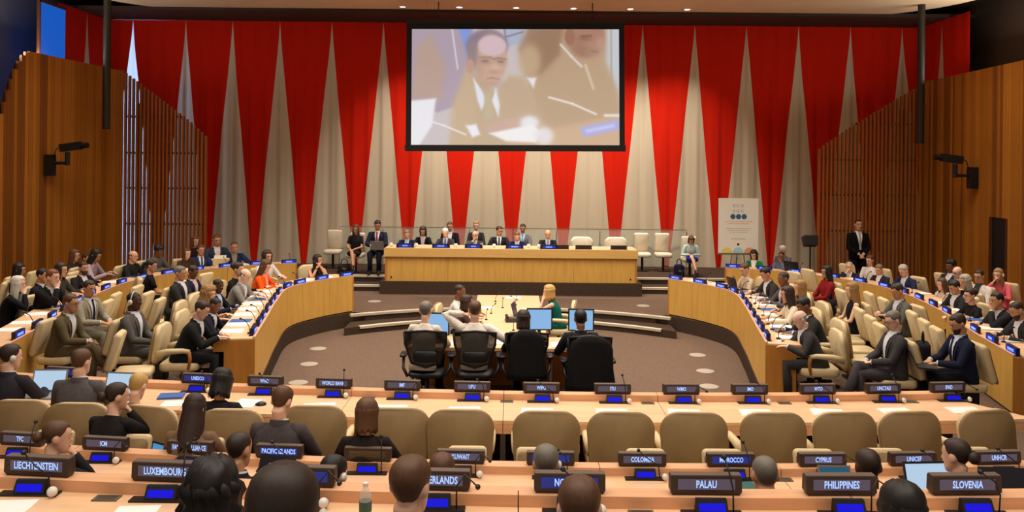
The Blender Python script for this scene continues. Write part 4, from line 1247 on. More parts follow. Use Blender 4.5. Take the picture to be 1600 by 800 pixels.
# ---- head table and dais
P('man in dark suit, leftmost seated at the head table', 636, 366, 180, 'read', DAIS, 20.95, skin='mid', hair=('short', 'grey'), col=NAV, shirt=(176, 200, 226))
P('dark-haired woman in black jacket and white blouse, second at the head table', 661, 361, 178, 'read', DAIS, 21.35, sex='f', skin='mid', hair=('bob', 'dark'), top='jacket', col=BLK, shirt=(226, 206, 206))
P('white-haired man in charcoal suit at the head table', 696, 364, 178, 'read', DAIS, 20.95, skin='pale', hair=('side', 'white'), col=(60, 56, 62), shirt=(190, 206, 230), tie=(50, 44, 70), hyaw=-8)
P('brown-haired aide in black behind the white-haired man', 703, 354, 185, 'lap', DAIS, 22.0, skin='mid', hair=('short', 'brown'), col=BLK)
P('balding man with glasses and hand at his mouth at the head table', 742, 368, 175, 'chin', DAIS, 20.95, skin='mid', hair=('bald', 'dark'), col=(70, 66, 62), glasses=True)
P('sandy-haired aide half hidden behind the balding man with glasses', 744, 353, 182, 'lap', DAIS, 22.0, sex='f', skin='pale', hair=('short', 'sandy'), col=CHA)
P('dark-haired man looking right with white shirt at the head table', 780, 361, 180, 'desk', DAIS, 21.05, skin='tan', hair=('short', 'dark'), col=(36, 34, 46), shirt=(224, 236, 236), tie=(40, 40, 44), hyaw=32, hpitch=6, glasses=True)
P('man in navy suit bending his head at the head table', 808, 369, 170, 'write', DAIS, 20.9, skin='light', hair=('short', 'auburn'), col=(26, 30, 66), hyaw=18)
P('man in grey jacket and blue tie behind the bending man', 817, 357, 172, 'lap', DAIS, 21.95, skin='tan', hair=('short', 'dark'), col=(116, 112, 116), shirt=(190, 210, 226), tie=(80, 150, 190))
P('bald man in black suit, rightmost seated at the head table', 856, 366, 180, 'read', DAIS, 20.95, skin='mid', hair=('bald', 'sandy'), col=(36, 32, 34), shirt=(200, 206, 230), tie=(110, 150, 170))
P('long-haired woman in black dress with crossed legs on the dais', 556, 358, 176, 'cross', DAIS, 21.5, sex='f', skin='tan', hair=('long', 'brown'), top='tee', col=(32, 24, 30), bot='skirt', hpitch=4, chair='white')
P('man in navy suit and red tie with laptop on the dais', 590, 352, 180, 'laptop', DAIS, 21.4, skin='tan', hair=('short', 'black'), col=(34, 36, 54), tie=(170, 24, 48), bcol=(24, 26, 40), chair='white')
P('woman in white jacket bowing her head on the dais', 1080, 375, 176, 'bow', DAIS, 21.2, sex='f', skin='light', hair=('bob', 'brown'), top='blouse', col=(196, 214, 208), bot='skirt', bcol=(30, 44, 140), chair='white')
P('standing guard in black suit and grey tie by the right slats', 1341, 352, 178, 'stand', 0.0, 20.5, skin='tan', hair=('crop', 'black'), col=(14, 14, 16), shirt=(226, 226, 222), tie=(150, 154, 150))
# ---- clerks in the well
P('grey-haired woman in white vest and dark scarf, leftmost clerk', 665, 486, -8, 'desk', WELL, 12.05, sex='f', skin='light', hair=('short', 'grey'), top='blouse', col=(210, 200, 186), bcol=BLK)
P('man in white shirt stretching both arms among the clerks', 742, 485, 0, 'stretch', WELL, 12.05, skin='mid', hair=('short', 'brown'), top='shirt', col=(222, 212, 200), bcol=CHA)
P('dark-haired clerk before a monitor, black coat on the chair', 818, 499, -4, 'desk', WELL, 12.0, sex='f', skin='tan', hair=('bob', 'dark'), top='jacket', col=BLK, shirt=None)
P('dark-haired man in black jacket, rightmost clerk', 907, 499, 2, 'desk', WELL, 11.75, skin='brown', hair=('short', 'black'), col=(30, 32, 38))
P('blonde woman in green sleeveless dress at the clerks table', 858, 456, 84, 'chinL', WELL, None, sex='f', skin='light', hair=('bob', 'blond'), top='sleeveless', col=(14, 92, 82), bot='skirt', chair='arm')
P('balding clerk in white shirt on the far left of the table', 718, 456, -96, 'desk', WELL, None, skin='brown', hair=('crop', 'dark'), top='shirt', col=(200, 196, 190), bcol=CHA, chair='arm')
P('dark-haired clerk in dark cardigan on the table left side', 729, 473, -80, 'desk', WELL, None, sex='f', skin='mid', hair=('bob', 'dark'), top='blouse', col=(64, 50, 46), hyaw=10)
# ---- left inner desk
P('dark-haired man in black suit writing at the left desk end', 314, 484, -86, 'write', 0, 11.35, skin='light', hair=('short', 'dark'), col=(26, 28, 30), ear=-1, chair='arm', rim=LI)
P('man with white earpiece in navy suit beside the desk-end writer', 335, 477, -88, 'write', 0, 12.2, skin='brown', hair=('crop', 'black'), col=(28, 28, 44), ear=-1, chair='arm')
P('curly blonde woman reaching over the left inner desk', 326, 459, -86, 'reach', 0, 13.0, sex='f', skin='light', hair=('curly', 'sandy'), top='tee', col=(196, 150, 90), chair='arm')
P('dark bald man in navy suit, left inner desk', 340, 447, -92, 'desk', 0, 13.75, skin='dark', hair=('crop', 'black'), col=(28, 30, 44), shirt=(180, 196, 226), hpitch=10, chair='arm')
P('bald man in light grey suit at the left inner desk', 382, 431, -94, 'write', 0, 14.4, skin='pale', hair=('bald', 'grey'), col=(128, 124, 118), chair='arm', rim=LI)
P('dark brown-haired woman behind the bald man in grey', 372, 421, -100, 'desk', 0, 15.2, sex='f', skin='mid', hair=('updo', 'dark'), top='jacket', col=BLK, shirt=None, chair='arm', rim=LI)
P('long-haired woman in orange jacket at the left inner desk', 414, 416, -100, 'read', 0, 15.75, sex='f', skin='light', hair=('long', 'brown'), top='jacket', col=(236, 84, 16), shirt=(240, 150, 120), chair='arm', rim=LI)
P('dark-haired person in white behind the woman in orange', 417, 401, -125, 'desk', 0, 17.0, sex='f', skin='mid', hair=('bob', 'dark'), top='blouse', col=(220, 210, 206), chair='slab')
P('dark-haired woman with clasped hands at the left desk far end', 496, 407, -150, 'clasp', 0, 17.75, sex='f', skin='tan', hair=('long', 'black'), top='sleeveless', col=(30, 28, 26), bot='skirt', hyaw=40, chair='arm', rim=LI)
# ---- left adviser chairs
P('man in olive brown suit leaning forward, left block', 110, 474, -92, 'lean', 0, None, skin='tan', hair=('short', 'brown'), col=OLV, bcol=(110, 98, 74), glasses=True, chair='slab')
P('man in grey suit and navy tie beside the olive suit', 139, 451, -104, 'laptop', 0, None, skin='tan', hair=('short', 'dark'), col=(150, 142, 122), tie=(24, 28, 64), bcol=(120, 114, 100), hyaw=-14, hpitch=-14, chair='slab')
P('man with white headphones in grey tweed suit, left block', 209, 471, -92, 'lap', 0, None, skin='dark', hair=('crop', 'black'), col=(88, 84, 80), phones=True, hpitch=-8, chair='slab')
P('woman in black dress turned from us, left block', 236, 416, -60, 'lap', 0, None, sex='f', skin='tan', hair=('pony', 'black'), top='tee', col=BLK, bot='skirt', hyaw=-20, chair='slab')
P('man in dark suit with earpiece reading papers, left block', 281, 427, -96, 'cross', 0, None, skin='tan', hair=('short', 'grey'), col=CHA, ear=-1, chair='slab')
P('dark-haired man in white shirt beside the reading man', 301, 425, -100, 'laptop', 0, 15.1, skin='brown', hair=('short', 'dark'), col=(40, 36, 62), shirt=(220, 190, 190), top='suit', chair='slab')
# ---- left outer desk
P('platinum blonde woman in black jacket at the left outer desk', 28, 444, -80, 'chin', 0, 13.2, sex='f', skin='pale', hair=('long', 'white'), top='jacket', col=BLK, shirt=(120, 150, 150), chair='slab', rim=LO)
P('long black-haired woman in black by the left wall', 29, 422, -70, 'lap', 0, None, sex='f', skin='tan', hair=('long', 'black'), top='blouse', col=BLK, chair='slab')
P('black-suited man with white earpiece at the left outer desk', 66, 431, -85, 'desk', 0, 14.25, skin='tan', hair=('short', 'black'), col=(28, 24, 32), ear=-1, chair='slab')
P('red-haired man resting his face on a hand, left outer desk', 82, 434, -100, 'chin', 0, 13.4, skin='light', hair=('short', 'auburn'), col=BLK, chair='slab')
P('dark-haired woman in grey beside the red-haired man', 95, 422, -92, 'desk', 0, 14.9, sex='f', skin='mid', hair=('long', 'dark'), top='blouse', col=(60, 62, 60), chair='slab', rim=LO)
P('bearded man with earpiece in dark jacket, left outer desk', 130, 419, -108, 'desk', 0, 15.5, skin='tan', hair=('short', 'dark'), col=(34, 28, 30), ear=-1, beard='dark', hyaw=-8, chair='slab', rim=LO)
P('brown-haired woman in the left wall row, farthest left of three', 116, 399, -95, 'lap', 0, 17.1, sex='f', skin='mid', hair=('long', 'brown'), top='blouse', col=(50, 40, 36), chair='slab')
P('dark-haired man in the left wall row behind the bearded man', 134, 404, -92, 'lap', 0, 18.0, skin='tan', hair=('short', 'dark'), col=BLK)
P('black-haired woman in lilac grey top with earpiece, left outer desk', 149, 399, -90, 'write', 0, 16.9, sex='f', skin='tan', hair=('long', 'black'), top='blouse', col=(168, 150, 156), ear=-1, chair='slab')
P('bald man in black jacket at the left outer desk', 208, 401, -100, 'desk', 0, 17.9, skin='mid', hair=('bald', 'dark'), col=(34, 32, 32), shirt=None, chair='slab', rim=LO)
P('black curly-haired person in grey before the blue-lit slats', 247, 392, -110, 'write', 0, 18.3, skin='brown', hair=('afro', 'black'), top='blouse', col=(96, 94, 92), chair='slab', rim=LO)
P('brown-haired woman in brown at the left outer desk bend', 292, 396, -130, 'desk', 0, 18.9, sex='f', skin='light', hair=('long', 'brown'), top='blouse', col=(66, 44, 30), chair='slab', rim=LO)
P('auburn-haired woman far back before the left slats', 305, 377, -130, 'lap', 0, 20.3, sex='f', skin='light', hair=('long', 'auburn'), top='blouse', col=(40, 26, 26))
P('man in blue suit and dark tie left of the papers stand', 314, 391, -140, 'desk', 0, 19.3, skin='tan', hair=('short', 'brown'), col=BLU, tie=(26, 28, 50), rim=LO)
P('tall man in navy suit with pink shirt at the left outer desk', 339, 375, -148, 'desk', 0, 20.1, skin='tan', hair=('short', 'brown'), col=(48, 54, 70), shirt=(226, 206, 206), hpitch=8, rim=LO)
P('man in blue suit reaching right at the left outer desk end', 366, 386, -150, 'reachL', 0, 19.9, skin='tan', hair=('crop', 'brown'), col=(30, 42, 80), shirt=(140, 134, 110), rim=LO)
# ---- right inner desk
P('bald man in dark grey suit at the right inner desk end', 1251, 499, 86, 'write', 0, 11.2, skin='pale', hair=('bald', 'silver'), col=(56, 54, 54), chair='arm', rim=RI)
P('black-haired person just behind the bald man, right inner desk', 1257, 478, 90, 'write', 0, 12.0, skin='brown', hair=('short', 'black'), col=(44, 42, 42), chair='arm', rim=RI)
P('long dark-haired woman in cream top at the right inner desk', 1231, 460, 88, 'reachL', 0, 12.75, sex='f', skin='tan', hair=('long', 'dark'), top='blouse', col=(206, 190, 164), chair='arm', rim=RI)
P('brown long-haired woman in tan at the right inner desk', 1250, 450, 90, 'desk', 0, 13.4, sex='f', skin='mid', hair=('long', 'sandy'), top='blouse', col=(130, 96, 54), chair='arm', rim=RI)
P('dark-skinned man in grey suit at the right inner desk', 1225, 436, 92, 'desk', 0, 14.2, skin='brown', hair=('crop', 'dark'), col=(84, 76, 78), shirt=(190, 180, 196), hpitch=6, chair='arm', rim=RI)
P('black-haired man in charcoal suit at the right inner desk', 1197, 428, 98, 'write', 0, 15.0, skin='tan', hair=('short', 'black'), col=(46, 44, 42), chair='arm', rim=RI)
P('brown-haired woman in beige top with laptop, right inner desk', 1164, 421, 104, 'read', 0, 15.7, sex='f', skin='light', hair=('short', 'brown'), top='blouse', col=(186, 168, 142), chair='arm', rim=RI)
P('dark-haired woman in white and green at the right desk far end', 1178, 398, 150, 'read', 0, 19.9, sex='f', skin='mid', hair=('bob', 'black'), top='jacket', col=(22, 116, 74), shirt=(230, 226, 220), rim=RO)
P('dark-skinned man in denim shirt with laptop, right outer desk end', 1221, 401, 140, 'chinL', 0, 19.2, skin='brown', hair=('crop', 'black'), top='shirt', col=(92, 104, 128), rim=RO)
P('person in grey with pale cap behind the denim shirt', 1223, 391, 130, 'lap', 0, 20.4, skin='mid', hair=('short', 'white'), top='blouse', col=(98, 92, 96))
# ---- right adviser chairs
P('black-haired woman in red cardigan, right block', 1292, 425, 96, 'cross', 0, None, sex='f', skin='tan', hair=('long', 'black'), top='blouse', col=(130, 24, 28), bot='skirt', bcol=(150, 140, 130), chair='slab')
P('long-haired blonde woman in sleeveless black dress, right block', 1332, 453, 84, 'lap', 0, 13.5, sex='f', skin='light', hair=('long', 'sandy'), top='sleeveless', col=(26, 24, 28), bot='skirt', chair='slab')
P('dark-haired man in grey suit reading, right block', 1403, 455, 94, 'read', 0, None, skin='tan', hair=('short', 'dark'), col=(92, 90, 84), chair='slab')
P('grey-haired man in dark suit with crossed legs, right block', 1397, 501, 90, 'cross', 0, None, skin='light', hair=('short', 'grey'), col=(62, 58, 60), glasses=True, hpitch=10, chair='slab')
P('bearded man in navy suit typing on his lap, right block', 1498, 506, 90, 'laptop', 0, None, skin='tan', hair=('short', 'dark'), col=(28, 32, 52), shirt=(206, 212, 230), tie=(24, 26, 40), beard='dark', bcol=(20, 20, 26), chair='slab')
# ---- right outer desk
P('silver-haired man with glasses and hand at mouth, right outer desk', 1327, 417, 140, 'chin', 0, 18.0, skin='light', hair=('short', 'silver'), col=(40, 38, 36), glasses=True, rim=RO)
P('woman in white shirt with dark scarf behind the right outer desk', 1359, 407, 128, 'lap', 0, 18.6, sex='f', skin='light', hair=('updo', 'brown'), top='blouse', col=(226, 214, 206))
P('grey-haired man in dark jacket looking down, right outer desk', 1374, 421, 118, 'read', 0, 17.3, skin='mid', hair=('short', 'grey'), col=(42, 38, 52), rim=RO)
P('silver-haired man in navy suit at the right outer desk', 1412, 423, 112, 'write', 0, 16.6, skin='light', hair=('side', 'silver'), col=(34, 38, 72), chair='slab', rim=RO)
P('long-haired woman in beige cardigan reaching, right outer desk', 1472, 444, 100, 'reachL', 0, 15.3, sex='f', skin='light', hair=('long', 'brown'), top='blouse', col=(198, 186, 170), chair='slab')
P('dark-haired man in charcoal suit at the right outer desk', 1492, 449, 98, 'read', 0, 14.3, skin='tan', hair=('side', 'black'), col=(40, 40, 46), chair='slab')
P('curly black-haired person in the right wall row', 1486, 416, 112, 'lap', 0, None, skin='brown', hair=('afro', 'black'), col=CHA, chair='slab')
P('bald man with glasses in the right wall row', 1496, 426, 112, 'lap', 0, 16.2, skin='pale', hair=('bald', 'sandy'), col=(60, 56, 60), glasses=True, chair='slab')
P('grey-haired woman in black just behind the charcoal suit', 1508, 440, 104, 'lap', 0, 14.7, sex='f', skin='mid', hair=('bob', 'silver'), top='blouse', col=BLK, chair='slab')
P('dark-haired woman with glasses in black top, right outer desk', 1516, 462, 96, 'desk', 0, 13.5, sex='f', skin='light', hair=('updo', 'dark'), top='tee', col=(28, 26, 28), glasses=True, chair='slab')
P('man with glasses in white jacket by the right wall', 1530, 432, 120, 'lap', 0, 15.4, skin='mid', hair=('short', 'dark'), top='jacket', col=(220, 210, 200), shirt=(60, 66, 60), glasses=True, chair='slab')
P('woman in pink cardigan with headphones by the right doorway', 1560, 430, 120, 'chin', 0, None, sex='f', skin='light', hair=('long', 'sandy'), top='blouse', col=(216, 100, 112), phones=True, chair='slab')
P('black-haired man in dark suit resting his head, right outer desk', 1558, 470, 92, 'chinL', 0, 12.7, skin='tan', hair=('short', 'black'), col=(38, 38, 42), chair='slab', rim=RO)
P('bearded man in charcoal suit at the right picture edge', 1590, 485, 88, 'write', 0, 11.95, skin='tan', hair=('crop', 'dark'), col=(48, 46, 48), beard='dark', chair='slab', rim=RO)
# ---- front long desk and the chairs behind it (backs to us)
P('man with white earpiece in dark suit at the left edge', 16, 558, -6, 'desk', 0, None, skin='light', hair=('short', 'dark'), col=(48, 44, 50), ear=1, hyaw=-30)
P('brown-haired man in grey suit before an open laptop', 127, 566, 2, 'desk', 0, None, skin='light', hair=('short', 'brown'), col=(88, 82, 84), hyaw=-14)
P('blond short-haired person in taupe at the front desk', 215, 604, -6, 'write', 0, 7.65, sex='f', skin='light', hair=('short', 'blond'), top='jacket', col=(140, 116, 98), shirt=None)
P('black-haired woman in black jacket at the front desk', 346, 598, -4, 'read', 0, None, sex='f', skin='tan', hair=('bob', 'black'), top='jacket', col=(32, 26, 32), shirt=None)
P('man in dark grey suit behind the WHO nameplate', 440, 628, -4, 'read', 0, None, skin='light', hair=('short', 'brown'), col=(72, 64, 66), shirt=(220, 220, 220), hyaw=-12)
P('brown-haired person in black jacket left of the empty chairs', 573, 648, 0, 'desk', 0, None, sex='f', skin='mid', hair=('bob', 'brown'), top='jacket', col=(34, 26, 24), shirt=None)
P('woman in black jacket with hand raised beside a blue tablet', 182, 620, -10, 'chin', 0, None, sex='f', skin='light', hair=('bun', 'dark'), top='jacket', col=(32, 28, 28), shirt=None, hyaw=-34)
P('woman with long straight dark hair behind the front desk', 303, 640, 0, 'read', 0, None, sex='f', skin='tan', hair=('long', 'dark'), top='blouse', col=(120, 92, 70))
# ---- middle long desk
P('brown-haired woman in black turning right, middle desk', 88, 684, -20, 'chin', 0, None, sex='f', skin='light', hair=('bun', 'brown'), top='blouse', col=(30, 30, 32), hyaw=-36)
P('dark-haired man in navy suit between two middle nameplates', 373, 704, -4, 'desk', 0, None, skin='tan', hair=('crop', 'dark'), col=(34, 34, 46), hyaw=-16)
P('black-haired man with earpiece behind the dark nearest plate', 519, 744, -6, 'read', 0, None, skin='mid', hair=('short', 'black'), col=CHA, ear=1, hyaw=-10)
P('brown-haired person mostly hidden behind the NETHERLANDS plate', 690, 740, 0, 'desk', 0, None, skin='light', hair=('short', 'brown'), col=GRY)
P('grey-haired man with earpiece behind the NORWAY plate', 853, 726, 0, 'desk', 0, None, skin='mid', hair=('short', 'grey'), col=(38, 34, 36), ear=1)
P('grizzled short-haired man between PALAU and PHILIPPINES', 1195, 744, 0, 'desk', 0, None, skin='tan', hair=('crop', 'grey'), col=CHA)
P('bald dark-skinned man right of the PHILIPPINES plate', 1356, 731, 0, 'desk', 0, None, skin='dark', hair=('crop', 'dark'), col=(36, 34, 40))
P('dark-haired woman with bun before a bright laptop', 1495, 713, 8, 'desk', 0, None, sex='f', skin='light', hair=('bun', 'dark'), top='blouse', col=(44, 40, 66), hyaw=24)
# ---- nearest desk
P('curly black-haired person between LUXEMBOURG and the big head', 331, 772, 0, 'desk', 0.63, None, sex='f', skin='tan', hair=('curly', 'black'), top='blouse', col=(40, 36, 38))
P('brown-haired man in front of the NETHERLANDS plate', 641, 762, -8, 'desk', 0.63, None, skin='light', hair=('short', 'brown'), col=(110, 116, 120), hyaw=-14)
P('thinning brown-haired man in front of the NORWAY plate', 905, 797, 0, 'desk', 0.63, None, skin='light', hair=('short', 'brown'), col=CHA)
P('dark-haired woman right of the PHILIPPINES plate, nearest desk', 1410, 803, 0, 'desk', 0.63, None, sex='f', skin='mid', hair=('long', 'black'), top='blouse', col=BLK)
P('large close-cropped dark head nearest the camera', 441, 814, 0, 'desk', 1.2, None, skin='dark', hair=('crop', 'dark'), col=CHA, ear=1)
finish_people()
# ================================================================== PROJECTION SCREEN
def soft(d, w): return 1.0 / (1.0 + np.exp(np.clip(d / w, -40, 40)))
def paint_screen(nx, ny):
    X, Y = np.meshgrid(np.linspace(0, 320, nx), np.linspace(0, 180, ny))   # picture units: x right, y down
    img = np.ones((ny, nx, 3)) * np.array([206, 196, 198.0])
    def blend(mask, c): 
        img[:] = img * (1 - mask[..., None]) + np.array(c, float) * mask[..., None]
    def ell(cx, cy, rx, ry, c, a=1.0, w=0.05, rot=0.0):
        co, si = math.cos(R(rot)), math.sin(R(rot)); dx, dy = X - cx, Y - cy
        u_, v_ = dx * co + dy * si, -dx * si + dy * co
        blend(a * soft(np.sqrt((u_ / rx) ** 2 + (v_ / ry) ** 2) - 1, w), c)
    def poly(pts, c, a=1.0, w=0.8):
        w = min(w, 2.2)
        inside = np.zeros_like(X, bool); dist = np.full_like(X, 1e9)
        n_ = len(pts)
        for i in range(n_):
            (x1, y1), (x2, y2) = pts[i], pts[(i + 1) % n_]
            if y1 != y2:
                cond = ((y1 > Y) != (y2 > Y)) & (X < (x2 - x1) * (Y - y1) / (y2 - y1) + x1)
                inside ^= cond
            L2 = (x2 - x1) ** 2 + (y2 - y1) ** 2 + 1e-9
            t_ = np.clip(((X - x1) * (x2 - x1) + (Y - y1) * (y2 - y1)) / L2, 0, 1)
            dist = np.minimum(dist, np.hypot(X - x1 - t_ * (x2 - x1), Y - y1 - t_ * (y2 - y1)))
        blend(a * soft(np.where(inside, -dist, dist), w), c)
    def line(pts, wd, c, a=1.0):
        for (x1, y1), (x2, y2) in zip(pts[:-1], pts[1:]):
            L2 = (x2 - x1) ** 2 + (y2 - y1) ** 2 + 1e-9
            t_ = np.clip(((X - x1) * (x2 - x1) + (Y - y1) * (y2 - y1)) / L2, 0, 1)
            blend(a * soft(np.hypot(X - x1 - t_ * (x2 - x1), Y - y1 - t_ * (y2 - y1)) - wd, 0.5), c)
    poly([(140, -5), (176, -5), (170, 22), (146, 28)], (176, 184, 206)); line([(146, 12), (172, 4)], 0.8, (110, 110, 120)); line([(143, -2), (146, 26)], 0.8, (120, 120, 130))
    poly([(300, -5), (325, -5), (325, 110), (296, 60)], (200, 206, 216)); line([(308, 0), (308, 92)], 0.9, (170, 160, 120))
    # figure at the left in a violet grey jacket
    poly([(-5, -5), (95, -5), (92, 60), (70, 120), (40, 130), (-5, 112)], (176, 160, 176)); poly([(8, 25), (30, 8), (52, 60), (46, 110), (0, 108)], (190, 160, 140), 0.8, 4)
    poly([(70, -5), (92, -5), (86, 40)], (130, 156, 226)); line([(62, 0), (71, 62)], 1.0, (226, 222, 226))
    poly([(-5, 112), (38, 108), (32, 150), (10, 185), (-5, 185)], (238, 238, 244))
    # second man at the right
    poly([(176, 60), (185, 10), (210, -5), (300, -5), (300, 50), (318, 95), (325, 140), (325, 185), (190, 185)], (190, 160, 128), 0.95, 4)
    poly([(165, 30), (180, -5), (235, -5), (228, 40), (200, 70), (178, 70)], (150, 116, 92), 0.85, 5)
    ell(182, 50, 17, 26, (200, 172, 140), 0.9, 0.15); ell(268, 8, 30, 36, (172, 128, 108)); ell(280, 28, 14, 14, (180, 140, 120), 0.9, 0.2); ell(244, 12, 8, 13, (160, 112, 92)); ell(268, 14, 9, 4, (136, 98, 82), 0.7, 0.3); line([(262, 11), (277, 10)], 0.9, (104, 76, 64), 0.7); line([(277, 34), (287, 35)], 0.8, (136, 92, 80), 0.7); ell(262, 32, 10, 9, (150, 110, 92), 0.5, 0.4); ell(292, 22, 6, 9, (196, 156, 140), 0.7, 0.3)
    line([(230, 24), (246, 42), (262, 58)], 1.7, (226, 216, 210)); line([(268, 56), (280, 92)], 2.0, (214, 196, 170))
    poly([(178, 76), (192, 76), (188, 92)], (236, 236, 244))
    # seated speaker in the middle
    poly([(60, 185), (66, 120), (84, 62), (104, 74), (130, 98), (150, 72), (172, 74), (192, 110), (208, 150), (206, 185)], (196, 170, 140), 0.97, 3)
    poly([(60, 130), (84, 62), (100, 82), (96, 185), (60, 185)], (206, 178, 146), 0.7, 6)
    ell(116, 26, 32, 26, (138, 122, 140)); ell(122, 48, 25, 40, (206, 170, 150)); ell(124, 26, 22, 16, (216, 190, 196)); ell(94, 40, 8, 24, (150, 132, 136), 0.9, 0.15)
    ell(113, 50, 9, 5, (168, 130, 116), 0.7, 0.3); ell(136, 51, 8, 5, (168, 130, 116), 0.7, 0.3); line([(104, 44), (121, 44), (128, 47), (133, 45), (146, 47)], 0.8, (130, 108, 104), 0.7); line([(109, 50), (117, 50)], 0.9, (104, 80, 76), 0.6); line([(133, 51), (140, 51)], 0.9, (104, 80, 76), 0.6); ell(130, 60, 5, 8, (222, 190, 172), 0.6, 0.4); ell(128, 67, 7, 3, (176, 136, 120), 0.6, 0.4); line([(117, 77), (124, 76), (134, 78)], 1.0, (150, 108, 100), 0.6); ell(104, 66, 6, 14, (188, 150, 132), 0.6, 0.4); ell(124, 86, 16, 5, (186, 150, 130), 0.6, 0.4); ell(90, 58, 6, 11, (196, 156, 136))
    poly([(95, 76), (106, 92), (116, 110), (108, 126), (102, 112)], (228, 232, 244)); poly([(130, 92), (124, 112), (134, 136), (136, 118)], (232, 236, 246)); poly([(112, 100), (122, 98), (126, 140), (112, 140)], (196, 180, 150))
    # hands, cuffs, papers, table, microphones
    poly([(150, 168), (325, 132), (325, 185), (150, 185)], (212, 178, 146), 0.9, 4); ell(152, 150, 38, 12, (206, 172, 156), 0.95, 0.12, -10); ell(182, 146, 14, 11, (238, 238, 246), 0.95, 0.15)
    poly([(84, 150), (100, 148), (106, 164), (94, 168)], (240, 240, 248)); poly([(120, 162), (186, 148), (200, 160), (192, 176), (146, 174)], (246, 244, 246)); ell(204, 166, 14, 14, (234, 230, 232), 0.95, 0.15)
    line([(18, 140), (50, 150), (84, 164)], 1.1, (240, 236, 236)); line([(212, 106), (248, 116), (284, 132)], 1.4, (240, 232, 228)); line([(298, 134), (320, 134)], 2.0, (236, 230, 226))
    poly([(260, 152), (320, 140), (320, 156), (264, 168)], (176, 176, 232)); poly([(268, 156), (312, 147), (312, 152), (270, 161)], (206, 214, 250), 0.8)
    return np.clip(img, 0, 255)
SZ = 20.4
pc = [at(645, 44, SZ), at(966, 46, SZ), at(969, 228, SZ), at(641, 226, SZ)]
cx = sum(p.x for p in pc) / 4; cz = sum(p.z for p in pc) / 4
sw, sh = (pc[1] - pc[0]).length * 1.01, (pc[0] - pc[3]).length
scr = thing('projection_screen', 'large white projection screen showing a speaker, hanging before the curtain', 'screen', (cx, SZ, cz))
scr.rotation_euler = (R(-3), -0.008, 0)
NX, NY = 289, 163
img = paint_screen(NX, NY)
vs = [(-sw / 2 + sw * i / (NX - 1), -0.022, sh / 2 - sh * j / (NY - 1)) for j in range(NY) for i in range(NX)]
fs = [(j * NX + i, (j + 1) * NX + i, (j + 1) * NX + i + 1, j * NX + i + 1) for j in range(NY - 1) for i in range(NX - 1)]
me = bpy.data.meshes.new('picture'); me.from_pydata(vs, [], fs)
ca = me.color_attributes.new('picture', 'FLOAT_COLOR', 'POINT')
c = img.reshape(-1, 3) / 255.0
c = np.where(c <= 0.04045, c / 12.92, ((c + 0.055) / 1.055) ** 2.4)
ca.data.foreach_set('color', np.concatenate([c, np.ones((len(c), 1))], 1).astype(np.float32).ravel())
m = bpy.data.materials.new('projected_picture'); m.use_nodes = True
nt = m.node_tree; bs = nt.nodes['Principled BSDF']; an = nt.nodes.new('ShaderNodeAttribute'); an.attribute_name = 'picture'
bs.inputs['Base Color'].default_value = (0.10, 0.10, 0.10, 1); bs.inputs['Roughness'].default_value = 0.9; bs.inputs['Specular IOR Level'].default_value = 0.0
nt.links.new(an.outputs['Color'], bs.inputs['Emission Color']); bs.inputs['Emission Strength'].default_value = 0.92
me.materials.append(m)
link('picture', me, scr)
M_sb = mat('screen_border', (22, 20, 20), 0.8)
b = MB(); b.box((0, 0, 0), (sw + 0.02, 0.03, sh + 0.02)); b.build('screen_fabric', M_white, scr)
for nm_, c_, d_ in (('border_top', (0, -0.01, sh / 2 + 0.07), (sw + 0.26, 0.05, 0.14)), ('border_bottom', (0, -0.01, -sh / 2 - 0.075), (sw + 0.30, 0.07, 0.15)), ('border_side', (-sw / 2 - 0.065, -0.01, 0), (0.13, 0.05, sh + 0.02)), ('border_side', (sw / 2 + 0.065, -0.01, 0), (0.13, 0.05, sh + 0.02))):
    b = MB(); b.box(c_, d_); b.build(nm_, M_sb, scr)
b = MB(); b.box((0, 0.06, sh / 2 + 0.16), (sw + 0.30, 0.14, 0.12)); b.build('roller_case', mat('roller_case', (40, 32, 28), 0.6), scr)
for sx in (-1, 1):
    b = MB(); b.cyl((sx * 1.9, 0.03, sh / 2 + 0.2), 0.012, 0.5, 8); b.build('hanger', M_darkmetal, scr)

# ================================================================== POSTER ON EASEL
PZ = 19.95
p0, p1 = at(1122, 395, PZ), at(1185, 310, PZ)
pw, ph = p1.x - p0.x, p1.z - p0.z
po = thing('poster_easel', 'white ECOSOC poster on a thin easel right of the dais', 'poster', ((p0.x + p1.x) / 2, PZ, 0.0))
pc_ = (p0.z + p1.z) / 2
bd = MB(); bd.box((0, 0, pc_), (pw, 0.03, ph)); bd = bd.build('board', mat('poster_white', (222, 218, 206), 0.7), po)
M_pt = mat('poster_ink', (150, 158, 168), 0.7); M_pd = mat('poster_disc', (46, 92, 128), 0.7); M_po = mat('poster_orange', (214, 150, 120), 0.7)
put_text('E C O', bd, (0, -0.017, pc_ + ph * 0.36), 0.075, pw * 0.5, M_pt)
put_text('S O C', bd, (0, -0.017, pc_ + ph * 0.265), 0.075, pw * 0.5, M_pt)
for k in (-1, 0, 1):
    b = MB(); b.cyl((0, 0, 0), 0.062, 0.004, 20); d_ = b.build('disc', M_pd, bd, loc=(k * 0.135, -0.016, pc_ + ph * 0.165), rot=(R(90), 0, 0))
